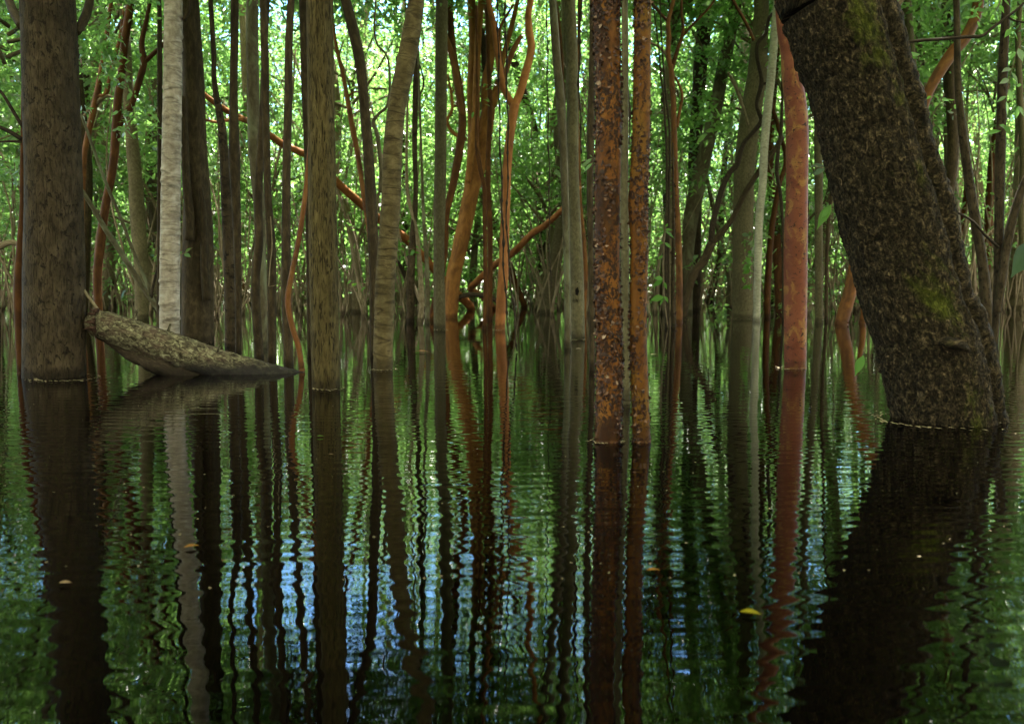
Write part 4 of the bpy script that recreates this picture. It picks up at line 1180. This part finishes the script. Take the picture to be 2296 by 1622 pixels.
sprig('climbing_plant', 'thin creeper with tiny bright leaves climbing the broad dull trunk', 3, [1042, 1200, 3, 1040, 1130, 3, 1022, 1080, 3, 1020, 1040, 3],
      [(1020 + random.uniform(-8, 30), y, 1020 + random.uniform(-16, 38), y + random.uniform(4, 14)) for y in range(1035, 1200, 7)], 15.3, 'leafbright', lw=.6)
for lab, k, x, y, Y in (('leafy twig with small round leaves low in front of the brown grey trunk', 1, 985, 830, 10.5),
                        ('leafy twig low behind the curved banded trunk', 2, 470, 1180, 14), ('leafy twig beside the straight grey trunk', 2, 640, 1040, 14)):
    lv = []
    for q in range(11):
        xx = x + random.uniform(-55, 70); yy = y + random.uniform(-40, 50)
        lv.append((xx, yy, xx + random.choice((-1, 1)) * random.uniform(14, 26), yy + random.uniform(-4, 14)))
    sprig('leafy_sprig', lab, k, [x - 60, y + 20, 3, x, y, 3, x + 70, y - 10, 2], lv, Y, 'leafbright', lw=.5)

# ------------------------------------------------------------------ the distant trees
def far_trunk(seed, bark_key, Ht=10.0, r=.12):
    r_ = np.random.default_rng(seed)
    p = [[0, 0, -.6, r * 1.15]]
    x = y = 0.0
    for z in (0, 1.2, 2.6, 4, 5.5, 7, 8.5, Ht):
        x += r_.normal(0, .13); y += r_.normal(0, .13)
        p.append([x, y, z, r * (1.1 - .55 * z / Ht)])
    p[1][0] = p[1][1] = 0
    b = Buf(); b.tube(spline(p, .35), 12, disp_smooth(.12, 2, seed), 0, seed)
    me_o = b.build('trunk', M[bark_key], None, (0, 0, 0))
    me = me_o.data
    bpy.data.objects.remove(me_o)
    return me, p[-1][:3]
KINDS = [('grey', 'slender grey trunked tree in the distant thicket'), ('greydark', 'slender dark trunked tree in the distant thicket'),
         ('orangedark', 'slender reddish trunked tree in the distant thicket'), ('twig', 'slender pale trunked tree in the distant thicket')]
FT = {k: [far_trunk(40 + 7 * i + j, k, 10, .11 + .03 * j) for j in range(3)] for i, (k, _) in enumerate(KINDS)}
r2 = np.random.default_rng(5)
nfar = 0
SKY_WINDOWS = [(190, 400), (590, 690), (820, 1010), (1040, 1360), (1790, 1930)]     # thin places in the canopy
for i in range(210):
    Y = 15 + 42 * (i / 210.0) + r2.uniform(-1, 1)
    X = r2.uniform(-1, 1) * (Y * .68 + 2.5)
    kk = KINDS[r2.choice(4, p=[.36, .30, .12, .22])]
    if Y < 17.5 and abs(X) < 5: continue
    me, tip = FT[kk[0]][r2.integers(3)]
    root = thing('distant_tree', kk[1], 'tree', (X, Y, 0), 'slender trees in the distant thicket')
    sc = r2.uniform(.75, 1.2); wd = r2.uniform(.5, 1.25)
    o = link('trunk', me, root); o.scale = (wd, wd, sc); o.rotation_euler = (r2.normal(0, .045), r2.normal(0, .045), r2.uniform(0, 6.28))
    c = link('crown', CROWNS[r2.integers(len(CROWNS))], root)
    zc = r2.uniform(2.8, 9.5)
    pxx = 1148 + F * X / Y
    window = any(a < pxx < c for a, c in SKY_WINDOWS)
    if window and r2.random() < .72: zc = r2.uniform(1.6, max(1.9, .75 + Y * .10))
    c.location = (0, 0, zc)
    s = r2.uniform(.85, 1.35)
    c.scale = (s, s, s); c.rotation_euler = (0, 0, r2.uniform(0, 6.28))
    nfar += 1
    if Y < 31 and r2.random() < (.35 if window else .8):
        c = link('crown', CROWNS[r2.integers(len(CROWNS))], root)
        c.location = (r2.normal(0, .3), r2.normal(0, .3), Y * r2.uniform(.37, .62) + .5)
        q = r2.uniform(.9, 1.4); c.scale = (q, q, q); c.rotation_euler = (0, 0, r2.uniform(0, 6.28))

# the same forest stands round and behind the camera and shuts out most of the open sky there
r3 = np.random.default_rng(12)
placed = []
while len(placed) < 34:
    X, Y = r3.uniform(-15, 15), r3.uniform(-15, 9)
    if Y > -2.0 and abs(X) < Y * .75 + 3.0: continue
    if any(math.hypot(X - a, Y - c) < 2.6 for a, c in placed): continue
    placed.append((X, Y))
    kk = KINDS[r3.choice(4, p=[.4, .3, .1, .2])]
    me, tip = FT[kk[0]][r3.integers(3)]
    root = thing('surrounding_tree', 'slender tree standing outside the frame beside or behind the viewer', 'tree', (X, Y, 0), 'slender trees around the viewer')
    o = link('trunk', me, root); o.rotation_euler = (r3.normal(0, .03), r3.normal(0, .03), r3.uniform(0, 6.28))
    for zc in (r3.uniform(3.5, 5.5), r3.uniform(6.5, 9.5)):
        c = link('crown', CROWNS[r3.integers(len(CROWNS))], root)
        c.location = (0, 0, zc); q = r3.uniform(1.0, 1.4); c.scale = (q, q, q); c.rotation_euler = (0, 0, r3.uniform(0, 6.28))

# ------------------------------------------------------------------ leafy understory and stem thicket (nobody could count them)
def clumps(n, per, Y0, Y1, z0, z1, sig, zpow=1.0):
    P = []
    for i in range(n):
        Y = Y0 + (Y1 - Y0) * rng.uniform() ** .85
        X = rng.uniform(-1, 1) * (Y * .66 + 2)
        Z = z0 + (z1 - z0) * rng.uniform() ** zpow
        m = int(per * rng.uniform(.4, 1.6))
        P.append(np.array([X, Y, Z]) + rng.normal(0, 1, (m, 3)) * np.array([sig, sig, sig * .7]))
    P = np.concatenate(P)
    return P[P[:, 2] > .12]
P = np.concatenate([clumps(1700, 70, 17, 46, .5, 7.5, .55, .8), clumps(800, 70, 28, 46, .15, 2.2, .45)])
V, k = rand_leaves(P, .08, .15)
tag(link('understory_foliage', leaf_mesh('understory_foliage', V, k, M['leaf'])), 'leafy undergrowth filling the flooded forest behind the trunks', 'foliage', kind='stuff')
P = np.concatenate([clumps(2000, 75, 46, 62, .2, 17, 1.2), clumps(1500, 70, 38, 60, .1, 5.5, .9)])
V, k = rand_leaves(P, .25, .42, .5, hexa=False)
tag(link('distant_foliage', leaf_mesh('distant_foliage', V, k, M['leaffar'])), 'wall of far green foliage closing the view at the back', 'foliage', kind='stuff')

b = Buf()
def open_view(X, Y):
    px = 1148 + F * X / Y
    return (960 < px < 1130 and Y < 24.5) or (1500 < px < 1780 and Y < 21)
for i in range(2100):
    Y = 16.0 + 30 * rng.uniform()
    X = rng.uniform(-1, 1) * (Y * .64 + 1)
    if open_view(X, Y): continue
    hgt = rng.uniform(1.2, 7.5)
    lean = rng.normal(0, .13)
    r0 = rng.uniform(.010, .034) * (1.6 if rng.random() < .2 else 1)
    p = []
    x, y, z = X, Y, -.2
    bend = rng.normal(0, .05)
    for s in range(6):
        p.append([x, y, z, r0 * (1 - .12 * s)])
        lean += bend + rng.normal(0, .10)
        x += lean * hgt / 6; y += rng.normal(0, .08); z += hgt / 6
    b.tube(spline(p, .3), 5, None, 0, rng.uniform(0, 30))
for i in range(260):                     # fallen and arching sticks close to the water
    Y = 21 + 20 * rng.uniform()
    X = rng.uniform(-1, 1) * (Y * .62 + 1)
    if open_view(X, Y): continue
    a = rng.uniform(-.9, .9) + (math.pi if rng.random() < .5 else 0); L = rng.uniform(.7, 2.2)
    z1 = rng.uniform(.2, 1.5); r0 = rng.uniform(.008, .026)
    p = [[X, Y, -.1, r0], [X + L * .35 * math.cos(a), Y + .2 * L * math.sin(a), z1 * .7, r0], [X + L * .7 * math.cos(a), Y + .4 * L * math.sin(a), z1, r0 * .8], [X + L * math.cos(a), Y + .5 * L * math.sin(a), z1 * rng.uniform(.3, 1.0), r0 * .6]]
    b.tube(spline(p, .2), 5, None, 0, rng.uniform(0, 30))
tag(b.build('stem_thicket', M['thicket']), 'tangle of thin pale stems and dead sticks standing in the far water', 'thicket', kind='stuff')

# ------------------------------------------------------------------ things afloat
def float_leaf(label, x, y, wpx, mat, rz, ratio=.4, name='floating_leaf'):
    p, t = on_water(x, y)
    L = wpx / F * t
    b = Buf()
    d = np.array([math.cos(rz), math.sin(rz), 0])
    big_leaf(b, -d * L / 2, d * L / 2 + np.array([0, 0, L * .16]), L * ratio, (0, 0, 1))
    o = b.build(name, M[mat], None)
    o.location = (p[0], p[1], .006)
    tag(o, label, 'leaf')
float_leaf('bright yellow leaf floating in front of the smooth red trunk reflection', 1683, 1379, 50, 'yellow', -.35, .5)
float_leaf('amber leaf floating on the reflection of the pale ringed trunk', 430, 1229, 36, 'amber', .5, .5)
float_leaf('tan leaf floating on the dark reflection of the broad brown trunk', 146, 1311, 30, 'tan', .1, .5)
float_leaf('small orange leaf floating right of the peeling trunk reflections', 1465, 1282, 34, 'amber', .1, .4)
float_leaf('thin tan leaf floating right of the smooth red trunk', 1985, 862, 18, 'tan', .0, .4)
for i, (x, y, s, lab) in enumerate([(1299, 783, 16, 'pale petal floating below the knot hole trunk'), (1467, 796, 18, 'pale petal floating right of the golden peeling trunk'), (742, 1021, 14, 'tiny tan leaf on the cracked olive trunk reflection'),
                                    (718, 980, 18, 'narrow green leaf afloat left of the cracked olive trunk reflection'), (945, 790, 40, 'reddish leaf afloat right of the curved banded trunk foot'), (2005, 815, 14, 'tiny pale leaf by the straight grey pole'), (1875, 765, 14, 'tiny pink leaf afloat behind the red trunk')]):
    float_leaf(lab, x, y, s, ['speck', 'speck', 'tan', 'leafbright', 'amber', 'tan', 'tan'][i], rng.uniform(-.3, .3), .35)

def scum(label, xc, y, wpx, n):
    """bits of leaf and pollen gathered round the foot of a trunk"""
    c, t = on_water(xc, y)
    r = wpx / F * t / 2 / math.sqrt(1 + ((xc - 1148) / F) ** 2)
    P = []; Dd = []
    n = int(n * .7)
    a = rng.uniform(0, 2 * math.pi, n)
    rr = r * (1.02 + .6 * rng.random(n) ** 4 * (.5 + .5 * np.sin(a * 2 + r * 40)))
    c[1] += r * .0
    P = np.stack([c[0] + np.cos(a) * rr, c[1] + r + np.sin(a) * rr, np.full(n, .004) + rng.uniform(0, .004, n)], 1)
    th = a + math.pi / 2 + rng.normal(0, .5, n)
    D = np.stack([np.cos(th), np.sin(th), np.zeros(n)], 1)
    L = rng.uniform(.008, .034, n) * (r / .12) ** .3
    V, k = leaf_arrays(P, D, np.tile(np.array([[0, 0, 1.]]), (n, 1)), L, L * .4, True, .1)
    me = leaf_mesh('floating_scum', V, k, M['speck'])
    tag(link('floating_scum', me), label, 'debris', kind='stuff')
scum('line of floating bits round the foot of the broad brown trunk', 120, 855, 146, 260)
scum('line of floating bits round the foot of the cracked olive trunk', 731, 875, 68, 120)
scum('line of floating bits round the foot of the curved banded trunk', 859, 831, 50, 90)
scum('line of floating bits round the foot of the knot hole trunk', 1296, 763, 36, 70)
scum('line of floating bits round the foot of the big peeling trunk', 1364, 996, 62, 60)
scum('line of floating bits round the foot of the huge mossy trunk', 2134, 961, 240, 160)
scum('line of floating bits round the foot of the smooth red trunk', 1783, 829, 60, 70)
scum('line of floating bits round the foot of the pale ringed trunk', 390, 806, 52, 80)
scum('line of floating bits round the foot of the straight grey trunk', 986, 740, 30, 60)
scum('line of floating bits round the foot of the leaning orange clump', 1009, 714, 40, 60)
scum('line of floating bits round the foot of the Y shaped tree', 1121, 740, 28, 50)
scum('line of floating bits round the foot of the broad dull trunk', 1666, 716, 52, 80)
scum('line of floating bits round the foot of the dark crooked stem', 1530, 718, 36, 50)
scum('line of floating bits round the foot of the hollow dark trunk', 443, 769, 78, 90)
n = 700
Y = 2 + 16 * rng.uniform(0, 1, n) ** 1.3
P = np.stack([rng.uniform(-1, 1, n) * Y * .62, Y, np.full(n, .003)], 1)
th = rng.uniform(0, 6.28, n)
L = rng.uniform(.003, .011, n)
V, k = leaf_arrays(P, np.stack([np.cos(th), np.sin(th), 0 * th], 1), np.tile(np.array([[0, 0, 1.]]), (n, 1)), L, L * .6, True, .1)
tag(link('floating_specks', leaf_mesh('floating_specks', V, k, M['speck'])), 'scatter of tiny pale specks floating on the black water', 'debris', kind='stuff')
print('far trees', nfar)
